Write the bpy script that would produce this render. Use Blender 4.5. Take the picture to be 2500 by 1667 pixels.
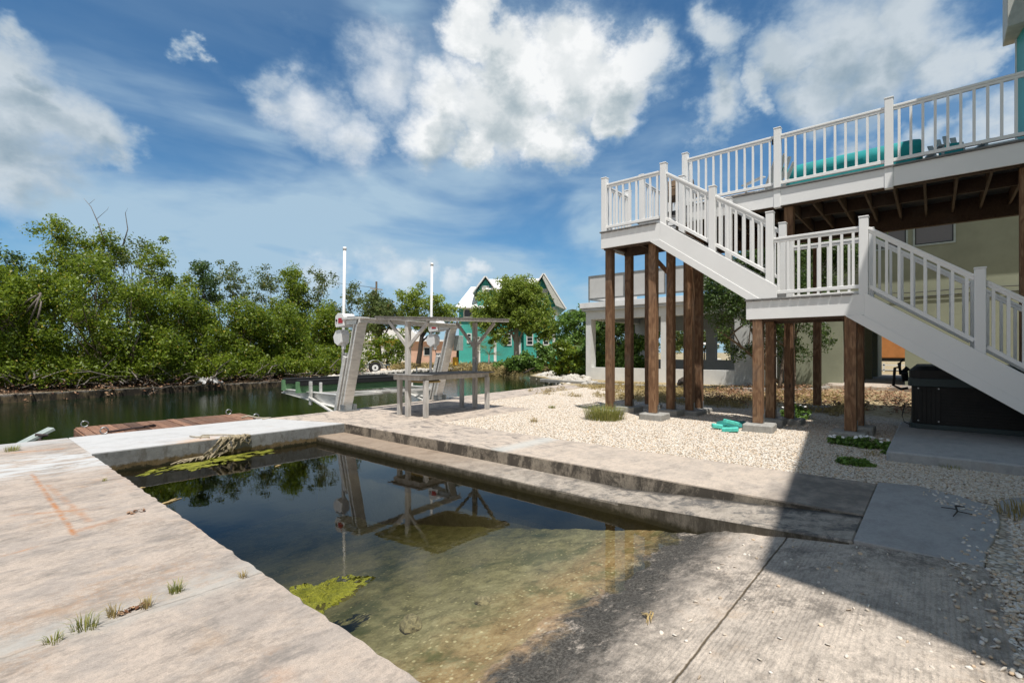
import bpy, bmesh, math, random
import numpy as np
from math import radians, sin, cos, pi, atan2, sqrt
from mathutils import Vector, Matrix
from mathutils.geometry import tessellate_polygon
for o in list(bpy.data.objects): bpy.data.objects.remove(o)
S = bpy.context.scene; COL = S.collection
random.seed(7); RNG = np.random.default_rng(7)

# ---------------------------------------------------------------- camera
CH = 1.35; FPX = 1195.0; TH = math.atan(1387/1195.0)
FW = (sin(TH), cos(TH)); RT = (cos(TH), -sin(TH))
cd = bpy.data.cameras.new('camera'); cam = bpy.data.objects.new('camera', cd); COL.objects.link(cam)
cam.location = (0, 0, CH); cam.rotation_euler = (radians(90), 0, -TH)
cd.sensor_width = 36; cd.lens = FPX/2500*36; cd.shift_y = 26.5/2500; cd.clip_start = 0.05; cd.clip_end = 6000
S.camera = cam
def at(px, py, d):
    """point of the place seen at that pixel of the photograph, d metres ahead (used only to plan where things stand)"""
    a = (px-1250)/FPX*d
    return (FW[0]*d+RT[0]*a, FW[1]*d+RT[1]*a, CH-(py-860)*d/FPX)
# ---------------------------------------------------------------- sun, sky
SUN = Vector((-0.26, -0.31, 1)).normalized()
sl = bpy.data.lights.new('sun', 'SUN'); sl.energy = 4.8; sl.angle = radians(0.53); sl.color = (1, 0.955, 0.89)
so = bpy.data.objects.new('sun', sl); COL.objects.link(so); so.rotation_euler = SUN.to_track_quat('Z', 'Y').to_euler(); so.location = (0, 0, 50)
S.view_settings.view_transform = 'Standard'; S.view_settings.look = 'None'; S.view_settings.gamma = 1; S.view_settings.exposure = 0.12
S.view_settings.use_curve_mapping = False

class NT:
    def __init__(s, tree): s.t = tree; s.n = tree.nodes; s.l = tree.links
    def add(s, typ, **kw):
        n = s.n.new(typ)
        for k, v in kw.items(): setattr(n, k, v)
        return n
    def put(s, sock, v):
        if hasattr(v, 'is_output') or isinstance(v, bpy.types.NodeSocket): s.l.new(v, sock)
        elif v is not None:
            if isinstance(v, (tuple, list)) and sock.type == 'RGBA' and len(v) == 3: v = (*v, 1)
            sock.default_value = v
    def math(s, op, a, b=None, c=None, clamp=False):
        n = s.add('ShaderNodeMath', operation=op, use_clamp=clamp)
        s.put(n.inputs[0], a)
        if b is not None: s.put(n.inputs[1], b)
        if c is not None: s.put(n.inputs[2], c)
        return n.outputs[0]
    def vmath(s, op, a, b=None, scale=None):
        n = s.add('ShaderNodeVectorMath', operation=op); s.put(n.inputs[0], a)
        if b is not None: s.put(n.inputs[1], b)
        if scale is not None: s.put(n.inputs['Scale'], scale)
        return n.outputs['Value'] if op in ('DISTANCE', 'DOT_PRODUCT', 'LENGTH') else n.outputs[0]
    def noise(s, vec, scale, detail=4, rough=0.5, dist=0.0, col=False):
        n = s.add('ShaderNodeTexNoise'); s.put(n.inputs['Vector'], vec)
        n.inputs['Scale'].default_value = scale; n.inputs['Detail'].default_value = detail
        n.inputs['Roughness'].default_value = rough; n.inputs['Distortion'].default_value = dist
        return n.outputs['Color' if col else 'Fac']
    def voro(s, vec, scale, feature='F1', out='Distance', rnd=1.0):
        n = s.add('ShaderNodeTexVoronoi', feature=feature); s.put(n.inputs['Vector'], vec)
        n.inputs['Scale'].default_value = scale; n.inputs['Randomness'].default_value = rnd
        return n.outputs[out]
    def ramp(s, f, lo, hi, a=0.0, b=1.0, smooth=True):
        if a > b: lo, hi, a, b = hi, lo, b, a
        n = s.add('ShaderNodeMapRange', interpolation_type='SMOOTHSTEP' if smooth else 'LINEAR'); s.put(n.inputs[0], f)
        for i, v in zip((1, 2, 3, 4), (lo, hi, a, b)): n.inputs[i].default_value = v
        return n.outputs[0]
    def cramp(s, f, stops):
        n = s.add('ShaderNodeValToRGB'); s.put(n.inputs[0], f); e = n.color_ramp.elements
        while len(e) < len(stops): e.new(0.5)
        for el, (p, c) in zip(e, stops): el.position = p; el.color = (*c, 1)
        return n.outputs[0]
    def mix(s, f, a, b, mode='MIX'):
        n = s.add('ShaderNodeMix', data_type='RGBA', blend_type=mode)
        s.put(n.inputs[0], f); s.put(n.inputs[6], a); s.put(n.inputs[7], b); return n.outputs[2]
    def mapping(s, vec, scale=(1, 1, 1), rot=(0, 0, 0), loc=(0, 0, 0)):
        n = s.add('ShaderNodeMapping'); s.put(n.inputs[0], vec)
        n.inputs['Scale'].default_value = scale; n.inputs['Rotation'].default_value = rot; n.inputs['Location'].default_value = loc
        return n.outputs[0]
    def bump(s, h, strength=0.3, dist=0.01, normal=None):
        n = s.add('ShaderNodeBump'); s.put(n.inputs['Height'], h); n.inputs['Strength'].default_value = strength
        n.inputs['Distance'].default_value = dist
        if normal is not None: s.put(n.inputs['Normal'], normal)
        return n.outputs[0]
    def sep(s, v):
        n = s.add('ShaderNodeSeparateXYZ'); s.put(n.inputs[0], v); return n.outputs

W = bpy.data.worlds.new('World'); S.world = W; W.use_nodes = True
def build_world():
    nt = NT(W.node_tree); nt.n.clear()
    out = nt.add('ShaderNodeOutputWorld'); bg = nt.add('ShaderNodeBackground')
    sky = nt.add('ShaderNodeTexSky', sky_type='NISHITA'); sky.sun_disc = False
    sky.sun_elevation = math.asin(SUN.z); sky.sun_rotation = atan2(SUN.x, SUN.y) % (2*pi)
    sky.altitude = 0; sky.air_density = 1.0; sky.dust_density = 0.25; sky.ozone_density = 3.0
    tc = nt.add('ShaderNodeTexCoord'); v = nt.vmath('NORMALIZE', tc.outputs['Generated'])
    z = nt.sep(v)[2]
    def dirn(px, py):
        d = Vector((FW[0]+RT[0]*(px-1250)/FPX, FW[1]+RT[1]*(px-1250)/FPX, (860-py)/FPX)); D = d.length
        return d/D, D
    cum = [(1180,50,110),(1250,140,135),(1085,260,120),(1220,270,185),(1400,170,160),(1510,150,120),(1575,115,80),(1340,330,120),(1500,250,95),(1060,320,105),(1160,370,95),
           (1930,150,110),(2060,110,170),(2230,60,150),(2000,240,100),(2140,190,130),(2330,150,105),(2420,130,70),(1745,120,75),(1740,265,75),(1850,240,50),
           (20,190,140),(70,280,160),(160,350,130),(30,370,150),(235,385,90),(470,85,42),(500,100,30),(60,110,70),
           (2400,355,100),(2500,310,115),(2280,390,80),(2100,420,90)]
    soft = [(770,290,125),(860,330,100),(720,255,70),(940,180,130),(1000,110,110),(700,200,80),
            (960,665,105),(1050,655,70),(1180,675,60),(1120,700,60),(820,690,90)]
    def masks(p, blobs, wt=1.0):
        m = None
        for (x, y, r) in blobs:
            c, D = dirn(x, y)
            dd = nt.vmath('DISTANCE', p, tuple(c))
            f = nt.ramp(dd, 0.0, 1.36*r/(D*FPX), 1.0*wt, 0.0, smooth=True)
            m = f if m is None else nt.math('MAXIMUM', m, f)
        return m
    pn = nt.mapping(v, scale=(1, 1, 1.35))
    warp = nt.noise(pn, 5.5, 6, 0.60, 0.0, col=True)
    pw = nt.vmath('ADD', v, nt.vmath('SCALE', nt.vmath('SUBTRACT', warp, (0.5, 0.5, 0.5)), scale=0.23))
    fine = nt.math('MULTIPLY', nt.math('SUBTRACT', nt.noise(pn, 15.0, 8, 0.62), 0.5), 0.5)
    d0 = nt.math('ADD', nt.math('MAXIMUM', masks(pw, cum), masks(pw, soft, 0.62)), fine)
    d1 = nt.math('ADD', masks(nt.vmath('ADD', pw, (SUN.x*0.02-0.012, SUN.y*0.02, 0.05)), cum), fine)
    halo = nt.math('MULTIPLY', nt.ramp(d0, -0.06, 0.45), 0.45)
    sharp = nt.ramp(d0, 0.26, 0.72); softa = nt.ramp(d0, 0.12, 0.92)
    shade = nt.ramp(d1, 0.50, 1.25, 1.0, 0.0)
    # texture of lumps inside the cumulus
    lump = nt.noise(nt.mapping(v, scale=(1, 1, 1.3)), 9.0, 7, 0.58)
    shade2 = nt.math('ADD', shade, nt.ramp(lump, 0.38, 0.62, -0.22, 0.20), clamp=True)
    right = nt.ramp(nt.vmath('DOT_PRODUCT', v, tuple(dirn(2100, 150)[0])), 0.93, 0.985)
    left = nt.ramp(nt.vmath('DOT_PRODUCT', v, tuple(dirn(60, 300)[0])), 0.94, 0.99)
    thin = nt.math('MAXIMUM', right, left)
    sf = nt.math('MAXIMUM', thin, nt.ramp(nt.vmath('DOT_PRODUCT', v, tuple(dirn(780, 300)[0])), 0.955, 0.985)); alpha = nt.math('ADD', nt.math('MULTIPLY', sf, softa), nt.math('MULTIPLY', nt.math('SUBTRACT', 1.0, sf), sharp))
    lowz = nt.ramp(z, 0.24, 0.12)
    alpha = nt.math('MULTIPLY', alpha, nt.math('SUBTRACT', 1.0, nt.math('MULTIPLY', lowz, 0.45)))
    ccol = nt.cramp(shade2, [(0.0, (0.34, 0.42, 0.47)), (0.40, (0.52, 0.58, 0.61)), (0.75, (0.70, 0.735, 0.75)), (1.0, (0.86, 0.875, 0.88))])
    ccol = nt.mix(nt.math('MULTIPLY', thin, 0.75), ccol, nt.mix(shade2, (0.25, 0.335, 0.40), (0.50, 0.57, 0.62)))
    alpha = nt.math('MULTIPLY', alpha, nt.math('SUBTRACT', 1.0, nt.math('MULTIPLY', thin, 0.14)))
    # thin high cloud: wide milky veils
    cv = nt.mapping(v, scale=(1.0, 1.6, 4.2), rot=(0.0, 0.0, 0.5))
    ci = nt.noise(cv, 2.4, 5, 0.5, 0.35)
    band = nt.ramp(z, 0.46, 0.16)
    veilc = masks(nt.vmath('ADD', v, nt.vmath('SCALE', nt.vmath('SUBTRACT', nt.noise(cv, 2.2, 5, 0.6, col=True), (0.5, 0.5, 0.5)), scale=0.5)),
                  [(1100,480,330),(1350,560,260),(600,430,260),(820,560,260),(250,520,330),(950,120,200),(700,330,150),(1500,600,260),(700,650,300)], 1.0)
    veil = nt.math('ADD', nt.math('MULTIPLY', nt.ramp(ci, 0.40, 0.66), nt.ramp(band, 0, 1, 0.12, 0.50)), nt.math('MULTIPLY', nt.math('MULTIPLY', veilc, nt.ramp(ci, 0.30, 0.66)), 0.85), clamp=True)
    veil = nt.math('ADD', nt.math('MAXIMUM', veil, halo), nt.math('MULTIPLY', nt.ramp(z, 0.22, 0.02, 0.0, 0.9), nt.ramp(nt.noise(nt.mapping(v, scale=(1.0, 1.6, 7.0), loc=(3, 1, 2)), 3.0, 6, 0.6), 0.36, 0.62, 0.45, 1.0)), clamp=True)
    hsv = nt.add('ShaderNodeHueSaturation'); nt.put(hsv.inputs['Color'], sky.outputs[0]); hsv.inputs['Saturation'].default_value = 0.98
    grade = nt.mix(1.0, hsv.outputs[0], (0.50, 0.83, 0.98), 'MULTIPLY')
    k = 0.105
    # clouds are expressed relative to the background strength
    def up(c): return nt.vmath('SCALE', c, scale=1.0/k)
    base = nt.mix(nt.math('MULTIPLY', veil, 0.92), grade, up(nt.mix(nt.ramp(z, 0.0, 0.4), (0.37, 0.53, 0.665), (0.40, 0.54, 0.66))))
    # added cloud veil on the unseen sky half behind the viewer, for neutral fill
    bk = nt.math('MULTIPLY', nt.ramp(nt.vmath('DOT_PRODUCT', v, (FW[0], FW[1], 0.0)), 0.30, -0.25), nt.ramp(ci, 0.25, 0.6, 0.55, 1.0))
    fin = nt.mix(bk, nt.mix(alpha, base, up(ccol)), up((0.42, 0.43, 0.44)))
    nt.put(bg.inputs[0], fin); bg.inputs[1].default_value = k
    nt.l.new(bg.outputs[0], out.inputs[0])
build_world()
S.render.engine = 'CYCLES'
S.cycles.max_bounces = 8; S.cycles.transparent_max_bounces = 12; S.cycles.volume_bounces = 0
S.cycles.diffuse_bounces = 3; S.cycles.glossy_bounces = 3

# ---------------------------------------------------------------- materials
MATS = {}
def newmat(name):
    m = bpy.data.materials.new(name); m.use_nodes = True; nt = NT(m.node_tree); nt.n.clear()
    out = nt.add('ShaderNodeOutputMaterial'); b = nt.add('ShaderNodeBsdfPrincipled'); nt.l.new(b.outputs[0], out.inputs[0])
    MATS[name] = m; return m, nt, b, out
def P(nt): return nt.add('ShaderNodeTexCoord').outputs['Object']
def G(nt):  # world position, fixed to the place
    return nt.add('ShaderNodeNewGeometry').outputs['Position']
def simple(name, col, rough=0.5, metal=0.0, var=0.12, scale=6.0, bump=0.0, stretch=(1, 1, 1), spec=0.5, dirt=None):
    m, nt, b, o = newmat(name); p = nt.mapping(P(nt), scale=stretch)
    r = nt.add('ShaderNodeObjectInfo').outputs['Random']
    p = nt.vmath('ADD', p, nt.vmath('SCALE', (7.3, 3.1, 5.7), scale=r))
    f = nt.noise(p, scale, 6, 0.6)
    c = nt.mix(nt.ramp(f, 0.3, 0.7), tuple(x*(1-var) for x in col), tuple(min(1, x*(1+var)) for x in col))
    if dirt:
        g = nt.noise(p, scale*0.35, 8, 0.68)
        c = nt.mix(nt.ramp(g, 0.52, 0.75, 0, 0.6), c, dirt)
    nt.put(b.inputs['Base Color'], c); nt.put(b.inputs['Roughness'], nt.ramp(f, 0.2, 0.8, max(0, rough-0.08), min(1, rough+0.08)))
    b.inputs['Metallic'].default_value = metal; b.inputs['Specular IOR Level'].default_value = spec
    if bump: nt.put(b.inputs['Normal'], nt.bump(nt.noise(p, scale*8, 5, 0.6), bump, 0.01))
    return m
simple('white_vinyl', (0.84, 0.84, 0.83), 0.38, var=0.02, scale=1.6, dirt=(0.74, 0.73, 0.71))
simple('white_paint', (0.70, 0.71, 0.70), 0.6, var=0.05, scale=3, dirt=(0.50, 0.50, 0.47), bump=0.1)
simple('deck_grey', (0.17, 0.165, 0.16), 0.75, var=0.2, scale=9, bump=0.2)
simple('dark_metal', (0.03, 0.032, 0.035), 0.45, metal=0.6)
simple('galvanised', (0.36, 0.38, 0.39), 0.42, metal=0.85, var=0.15, scale=14)
simple('aluminium', (0.74, 0.73, 0.70), 0.42, metal=0.35, var=0.12, scale=5, stretch=(1, 1, 4), dirt=(0.38, 0.36, 0.33))
simple('aluminium_dark', (0.30, 0.30, 0.29), 0.45, metal=0.6, var=0.15, scale=5)
simple('weathered_grey', (0.50, 0.48, 0.45), 0.8, var=0.2, scale=9, stretch=(1, 1, 0.25), bump=0.25, dirt=(0.22, 0.20, 0.18))
simple('grey_board', (0.20, 0.19, 0.18), 0.85, var=0.25, scale=9, bump=0.3, dirt=(0.10, 0.09, 0.08))
simple('pvc', (0.80, 0.80, 0.79), 0.3, var=0.04)
simple('red_sticker', (0.42, 0.03, 0.04), 0.45)
simple('yellow_plastic', (0.62, 0.36, 0.03), 0.5)
simple('carpet_black', (0.012, 0.013, 0.014), 0.95, var=0.3, scale=40, bump=0.4)
simple('green_board', (0.13, 0.27, 0.13), 0.7, var=0.15, scale=5, bump=0.15)
simple('rope', (0.40, 0.36, 0.28), 0.9, var=0.2, scale=60, bump=0.5)
simple('rope_dark', (0.05, 0.035, 0.035), 0.9, var=0.3, scale=60, bump=0.5)
simple('teal_foam', (0.10, 0.56, 0.47), 0.8, var=0.12, scale=20, bump=0.3)
simple('teal_cushion', (0.012, 0.27, 0.275), 0.8, var=0.15, scale=6, bump=0.2)
simple('tarp', (0.02, 0.20, 0.18), 0.55, var=0.2, scale=8, bump=0.5)
simple('roof_white', (0.82, 0.82, 0.82), 0.35, var=0.05, scale=1)
simple('pink_wall', (0.60, 0.38, 0.29), 0.8, var=0.08, scale=1)
simple('orange_paint', (0.42, 0.17, 0.05), 0.5, var=0.12, scale=2)
simple('tyre', (0.018, 0.018, 0.018), 0.85)
simple('glass_dark', (0.02, 0.025, 0.03), 0.08, spec=0.8)
simple('screen_mesh', (0.60, 0.595, 0.58), 0.9, var=0.05, scale=2)
simple('shade_screen', (0.16, 0.16, 0.17), 0.9, var=0.08, scale=20, stretch=(1, 8, 1))
simple('trim_grey_green', (0.33, 0.38, 0.36), 0.6)
simple('window_black', (0.006, 0.007, 0.008), 0.5)
simple('beige_soffit', (0.50, 0.50, 0.46), 0.7)
simple('concrete_dark', (0.12, 0.12, 0.115), 0.9, var=0.2, scale=2)
simple('wire', (0.02, 0.02, 0.02), 0.7)
simple('tub_cabinet', (0.004, 0.0045, 0.0045), 0.6, var=0.3, scale=3)
simple('tub_rim', (0.03, 0.052, 0.056), 0.5, var=0.15, scale=4)
simple('tub_cover', (0.009, 0.010, 0.011), 0.6, var=0.3, scale=4, bump=0.15)
simple('brown_cloth', (0.15, 0.10, 0.06), 0.9, var=0.3, scale=8, bump=0.4)
simple('wicker', (0.30, 0.22, 0.15), 0.9, var=0.4, scale=50, bump=0.6)
simple('bark', (0.16, 0.125, 0.095), 0.95, var=0.35, scale=12, stretch=(1, 1, 0.3), bump=0.6)
simple('bark_pale', (0.36, 0.33, 0.29), 0.95, var=0.3, scale=12, stretch=(1, 1, 0.3), bump=0.5)
simple('bark_dark', (0.05, 0.04, 0.032), 0.95, var=0.3, scale=12, bump=0.6)
simple('dead_wood', (0.19, 0.165, 0.145), 0.95, var=0.35, scale=14, bump=0.5)
simple('rock', (0.47, 0.44, 0.39), 0.95, var=0.3, scale=5, bump=0.8)
simple('netting', (0.36, 0.30, 0.20), 0.95, var=0.4, scale=40, bump=0.8)
simple('petal', (0.8, 0.8, 0.78), 0.7, var=0.03)
simple('straw', (0.42, 0.31, 0.14), 0.9, var=0.3, scale=30)
simple('red_leaf', (0.25, 0.07, 0.035), 0.9, var=0.5, scale=30)

def wood_mat(name, c1, c2, c3, horiz=None, rough=0.75):
    m, nt, b, o = newmat(name); p = P(nt); r = nt.add('ShaderNodeObjectInfo').outputs['Random']
    p = nt.vmath('ADD', p, nt.vmath('SCALE', (3.7, 5.3, 9.1), scale=r))
    sc = {None: (1, 1, 0.035), 'x': (0.035, 1, 1), 'y': (1, 0.035, 1)}[horiz]
    ps = nt.mapping(p, scale=sc)
    warp = nt.noise(nt.mapping(p, scale=tuple(0.9 if s == 1 else 0.5 for s in sc)), 2.2, 3, 0.5, col=True)
    ps = nt.vmath('ADD', ps, nt.vmath('SCALE', warp, scale=0.12))
    g = nt.noise(ps, 30, 6, 0.66); fine = nt.noise(ps, 95, 3, 0.7)
    rings = nt.add('ShaderNodeTexWave', wave_type='BANDS', bands_direction='X' if horiz != 'x' else 'Y'); nt.put(rings.inputs['Vector'], ps)
    rings.inputs['Scale'].default_value = 22; rings.inputs['Distortion'].default_value = 6; rings.inputs['Detail'].default_value = 3; rings.inputs['Detail Scale'].default_value = 1.5
    f = nt.math('ADD', nt.math('MULTIPLY', g, 0.74), nt.math('MULTIPLY', rings.outputs['Fac'], 0.26))
    c = nt.cramp(f, [(0.22, c1), (0.48, c2), (0.75, c3)])
    c = nt.mix(nt.ramp(fine, 0.5, 0.75, 0, 0.55), c, tuple(x*0.35 for x in c1))
    kn = nt.voro(nt.mapping(p, scale=tuple(1.0 if s == 1 else 0.5 for s in sc)), 2.3)
    c = nt.mix(nt.ramp(kn, 0.035, 0.06, 0.85, 0.0), c, tuple(x*0.3 for x in c1))
    if horiz == 'y': r = nt.add('ShaderNodeNewGeometry').outputs['Random Per Island']
    tone = nt.ramp(r, 0, 1, 0.5 if horiz == 'y' else 0.75, 1.5 if horiz == 'y' else 1.15, False)
    c = nt.vmath('SCALE', c, scale=tone)
    gr = nt.noise(p, 1.3, 4, 0.6)
    c = nt.mix(nt.ramp(gr, 0.5, 0.75, 0, 0.35), c, (0.17, 0.15, 0.125))
    nt.put(b.inputs['Base Color'], c); b.inputs['Roughness'].default_value = rough
    nt.put(b.inputs['Normal'], nt.bump(nt.math('ADD', f, nt.math('MULTIPLY', fine, 0.5)), 0.5, 0.004)); return m
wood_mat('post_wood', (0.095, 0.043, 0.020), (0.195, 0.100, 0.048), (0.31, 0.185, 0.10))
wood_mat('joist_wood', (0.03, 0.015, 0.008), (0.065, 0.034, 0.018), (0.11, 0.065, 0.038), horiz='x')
wood_mat('dock_wood', (0.075, 0.036, 0.022), (0.185, 0.092, 0.055), (0.31, 0.185, 0.115), horiz='y')

def concrete_mat(name, light, mid, dark, stain, stain_amt=0.5, grit=0.5, brush=None, extra=None, scale=1.0, wall=False):
    """weathered cast concrete: blotches, lichen stains, fine grit; 'extra' adds marks with their own place and shape"""
    m, nt, b, o = newmat(name); g = G(nt)
    gs = nt.mapping(g, scale=(0.8, 1.25, 1.2))
    big = nt.noise(gs, 0.9*scale, 6, 0.65, 0.1); med = nt.noise(gs, 4.3*scale, 10, 0.74, 0.12); fine = nt.noise(g, 34, 6, 0.7); grain = nt.noise(g, 170, 3, 0.7)
    f = nt.math('ADD', nt.math('MULTIPLY', big, 0.45), nt.math('MULTIPLY', med, 0.55))
    c = nt.cramp(f, [(0.36, tuple(q*0.80 for q in mid)), (0.45, mid), (0.53, light), (0.62, tuple(q*0.9 for q in mid))])
    st = nt.noise(nt.mapping(g, scale=(1, 1.8, 1.5), loc=(3, 7, 1)), 1.9*scale, 12, 0.76, 0.15)
    st2 = nt.math('MULTIPLY', nt.ramp(st, 0.50, 0.62), nt.ramp(nt.noise(nt.mapping(g, scale=(1.0, 2.2, 1.0)), 22, 6, 0.7), 0.38, 0.60, 0.35, 1.0))
    c = nt.mix(nt.math('MULTIPLY', st2, stain_amt), c, dark)
    sp = nt.noise(nt.mapping(g, loc=(11, 5, 2)), 2.3*scale, 10, 0.75, 0.1)
    c = nt.mix(nt.math('MULTIPLY', nt.ramp(sp, 0.55, 0.72), stain_amt*0.8), c, stain)
    li = nt.noise(nt.mapping(g, scale=(1.0, 1.7, 1.0), loc=(4, 2, 6)), 6.5, 13, 0.82, 0.0); c = nt.mix(nt.math('MULTIPLY', nt.ramp(li, 0.51, 0.60), 0.55*grit), c, tuple(x*0.9 for x in dark))
    li2 = nt.noise(nt.mapping(g, scale=(1.0, 1.3, 1.0), loc=(14, 1, 3)), 11, 13, 0.80, 0.0); c = nt.mix(nt.math('MULTIPLY', nt.ramp(li2, 0.53, 0.64), 0.40*grit), c, tuple(min(1, x*1.25) for x in light))
    c = nt.mix(nt.ramp(fine, 0.35, 0.7, 0.0, 0.45*grit), c, tuple(x*0.62 for x in mid))
    c = nt.mix(nt.ramp(grain, 0.42, 0.72, 0.0, 0.75*grit), c, tuple(x*0.5 for x in mid))
    pit = nt.voro(g, 42); c = nt.mix(nt.ramp(pit, 0.06, 0.14, 0.35*grit, 0.0), c, tuple(x*0.35 for x in mid))
    h = nt.math('ADD', nt.math('MULTIPLY', fine, 0.6), nt.math('MULTIPLY', grain, 0.3)); h = nt.math('ADD', h, nt.math('MULTIPLY', med, 0.8))
    if extra: c, h = extra(nt, g, c, h)
    nt.put(b.inputs['Base Color'], c); b.inputs['Roughness'].default_value = 0.88; b.inputs['Specular IOR Level'].default_value = 0.3
    nt.put(b.inputs['Normal'], nt.bump(h, 0.45, 0.006)); return m
def seg_mask(nt, g, a, bb, w, wob=0.25):
    """soft mask along a straight mark on the slab"""
    n = nt.noise(g, 7, 6, 0.7, col=True); gw = nt.vmath('ADD', g, nt.vmath('SCALE', nt.vmath('SUBTRACT', n, (0.5,)*3), scale=wob*w*4))
    ax, ay = a; bx, by = bb; L = sqrt((bx-ax)**2+(by-ay)**2); ux, uy = (bx-ax)/L, (by-ay)/L
    d = nt.vmath('SUBTRACT', gw, (ax, ay, 0))
    al = nt.vmath('DOT_PRODUCT', d, (ux, uy, 0)); cr = nt.math('ABSOLUTE', nt.vmath('DOT_PRODUCT', d, (-uy, ux, 0)))
    m = nt.math('MULTIPLY', nt.ramp(cr, 0.0, 1.5*w, 1, 0), nt.math('MULTIPLY', nt.ramp(al, -0.05, 0.05), nt.ramp(al, L-0.05, L+0.05, 1, 0)))
    return m
def left_extra(nt, g, c, h):
    tex = nt.noise(g, 9, 9, 0.78)
    for a, b_, w, k in [((0.64, 7.64), (0.635, 4.78), 0.022, 0.95), ((0.69, 6.85), (0.76, 5.1), 0.03, 0.5), ((0.37, 5.79), (0.80, 5.52), 0.03, 0.75), ((0.63, 4.90), (1.02, 5.05), 0.045, 0.6),
                      ((0.55, 9.40), (1.12, 9.26), 0.09, 0.6), ((0.24, 4.68), (0.42, 4.72), 0.02, 0.6), ((0.55, 1.9), (0.95, 2.1), 0.08, 0.28), ((0.1, 2.0), (1.0, 1.55), 0.1, 0.25)]:
        m = nt.math('MULTIPLY', seg_mask(nt, g, a, b_, w), nt.ramp(tex, 0.36, 0.60)); c = nt.mix(nt.math('MULTIPLY', m, k), c, (0.40, 0.17, 0.06))
    a1 = nt.noise(nt.mapping(g, scale=(1.0, 1.5, 1), loc=(1, 8, 2)), 1.5, 5, 0.6); a2 = nt.noise(nt.mapping(g, scale=(1.0, 1.6, 1), loc=(7, 7, 7)), 13, 12, 0.85)
    c = nt.mix(nt.math('MULTIPLY', nt.math('MULTIPLY', nt.ramp(a1, 0.46, 0.62), nt.ramp(a2, 0.46, 0.56)), 0.6), c, (0.20, 0.175, 0.15))
    b1 = nt.noise(nt.mapping(g, loc=(21, 3, 2)), 1.2, 6, 0.65); b2 = nt.noise(nt.mapping(g, loc=(2, 31, 7)), 9, 12, 0.85)
    c = nt.mix(nt.math('MULTIPLY', nt.math('MULTIPLY', nt.ramp(b1, 0.50, 0.64), nt.ramp(b2, 0.46, 0.58)), 0.5), c, (0.34, 0.215, 0.13))
    # pale mortar smears
    n = nt.noise(nt.mapping(g, scale=(0.9, 2.6, 1)), 2.4, 8, 0.7, 0.6)
    y = nt.sep(g)[1]
    band = nt.math('MULTIPLY', nt.ramp(y, 7.0, 7.9), nt.ramp(y, 9.3, 8.5))
    c = nt.mix(nt.math('MULTIPLY', nt.math('MULTIPLY', band, nt.ramp(n, 0.42, 0.55)), 0.85), c, (0.54, 0.555, 0.555))
    b2 = nt.math('MULTIPLY', nt.ramp(y, 9.6, 10.1), nt.ramp(n, 0.35, 0.5)); c = nt.mix(nt.math('MULTIPLY', b2, 0.7), c, (0.46, 0.48, 0.49))
    # bluish cement along the joint at y=3.12
    j = nt.math('ABSOLUTE', nt.math('SUBTRACT', y, 3.2)); c = nt.mix(nt.math('MULTIPLY', nt.ramp(j, 0.0, 0.26, 0.55, 0), nt.ramp(n, 0.3, 0.6)), c, (0.40, 0.41, 0.39))
    for yy, ww in ((3.12, 0.006), (6.6, 0.004), (1.1, 0.0)):
        if ww:
            wv = nt.math('MULTIPLY', nt.math('SUBTRACT', nt.noise(g, 6, 4, 0.6), 0.5), 0.05)
            j = nt.math('ABSOLUTE', nt.math('SUBTRACT', nt.math('ADD', y, wv), yy)); mk = nt.ramp(j, ww*0.5, ww*1.6, 1, 0)
            mk = nt.math('MULTIPLY', mk, nt.ramp(nt.noise(g, 5, 5, 0.7), 0.35, 0.6, 0.25, 1.0)); c = nt.mix(nt.math('MULTIPLY', mk, 0.5), c, (0.17, 0.15, 0.12)); h = nt.math('SUBTRACT', h, nt.math('MULTIPLY', mk, 1.2))
    return c, h
concrete_mat('slab_pink', (0.53, 0.44, 0.365), (0.41, 0.355, 0.31), (0.17, 0.155, 0.14), (0.40, 0.275, 0.175), 0.75, 0.75, extra=left_extra)
def strip_extra(nt, g, c, h):
    n = nt.noise(nt.mapping(g, scale=(2.6, 1.0, 1)), 2.6, 9, 0.75, 1.0); y = nt.sep(g)[1]
    c = nt.mix(nt.math('MULTIPLY', nt.ramp(n, 0.50, 0.60), nt.ramp(y, 3.0, 5.5, 0.12, 0.8)), c, (0.17, 0.15, 0.14))
    dn = nt.ramp(y, 1.35, 1.0); n2 = nt.noise(g, 3, 6, 0.7); c = nt.mix(nt.math('MULTIPLY', dn, nt.ramp(n2, 0.3, 0.6, 0.4, 0.85)), c, (0.13, 0.12, 0.11))
    j = nt.math('ABSOLUTE', nt.math('SUBTRACT', y, 4.55)); c = nt.mix(nt.ramp(j, 0.03, 0.25, 0.6, 0), c, (0.50, 0.52, 0.50))
    return c, h
concrete_mat('slab_grey', (0.60, 0.505, 0.415), (0.50, 0.43, 0.365), (0.20, 0.18, 0.165), (0.40, 0.28, 0.19), 0.5, 0.6, extra=strip_extra)
def white_extra(nt, g, c, h):
    n = nt.noise(nt.mapping(g, scale=(0.8, 2.4, 1)), 2.2, 8, 0.7, 0.6)
    x, y, z = nt.sep(g)
    c = nt.mix(nt.math('MULTIPLY', nt.ramp(n, 0.55, 0.68), 0.5), c, (0.45, 0.40, 0.35))
    m = nt.math('MULTIPLY', nt.math('MULTIPLY', nt.ramp(x, 2.0, 2.4), nt.ramp(x, 3.2, 2.8)), nt.ramp(y, 9.1, 8.6))
    c = nt.mix(nt.math('MULTIPLY', m, nt.ramp(n, 0.42, 0.55, 0, 0.8)), c, (0.56, 0.40, 0.28))
    return c, h
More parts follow.
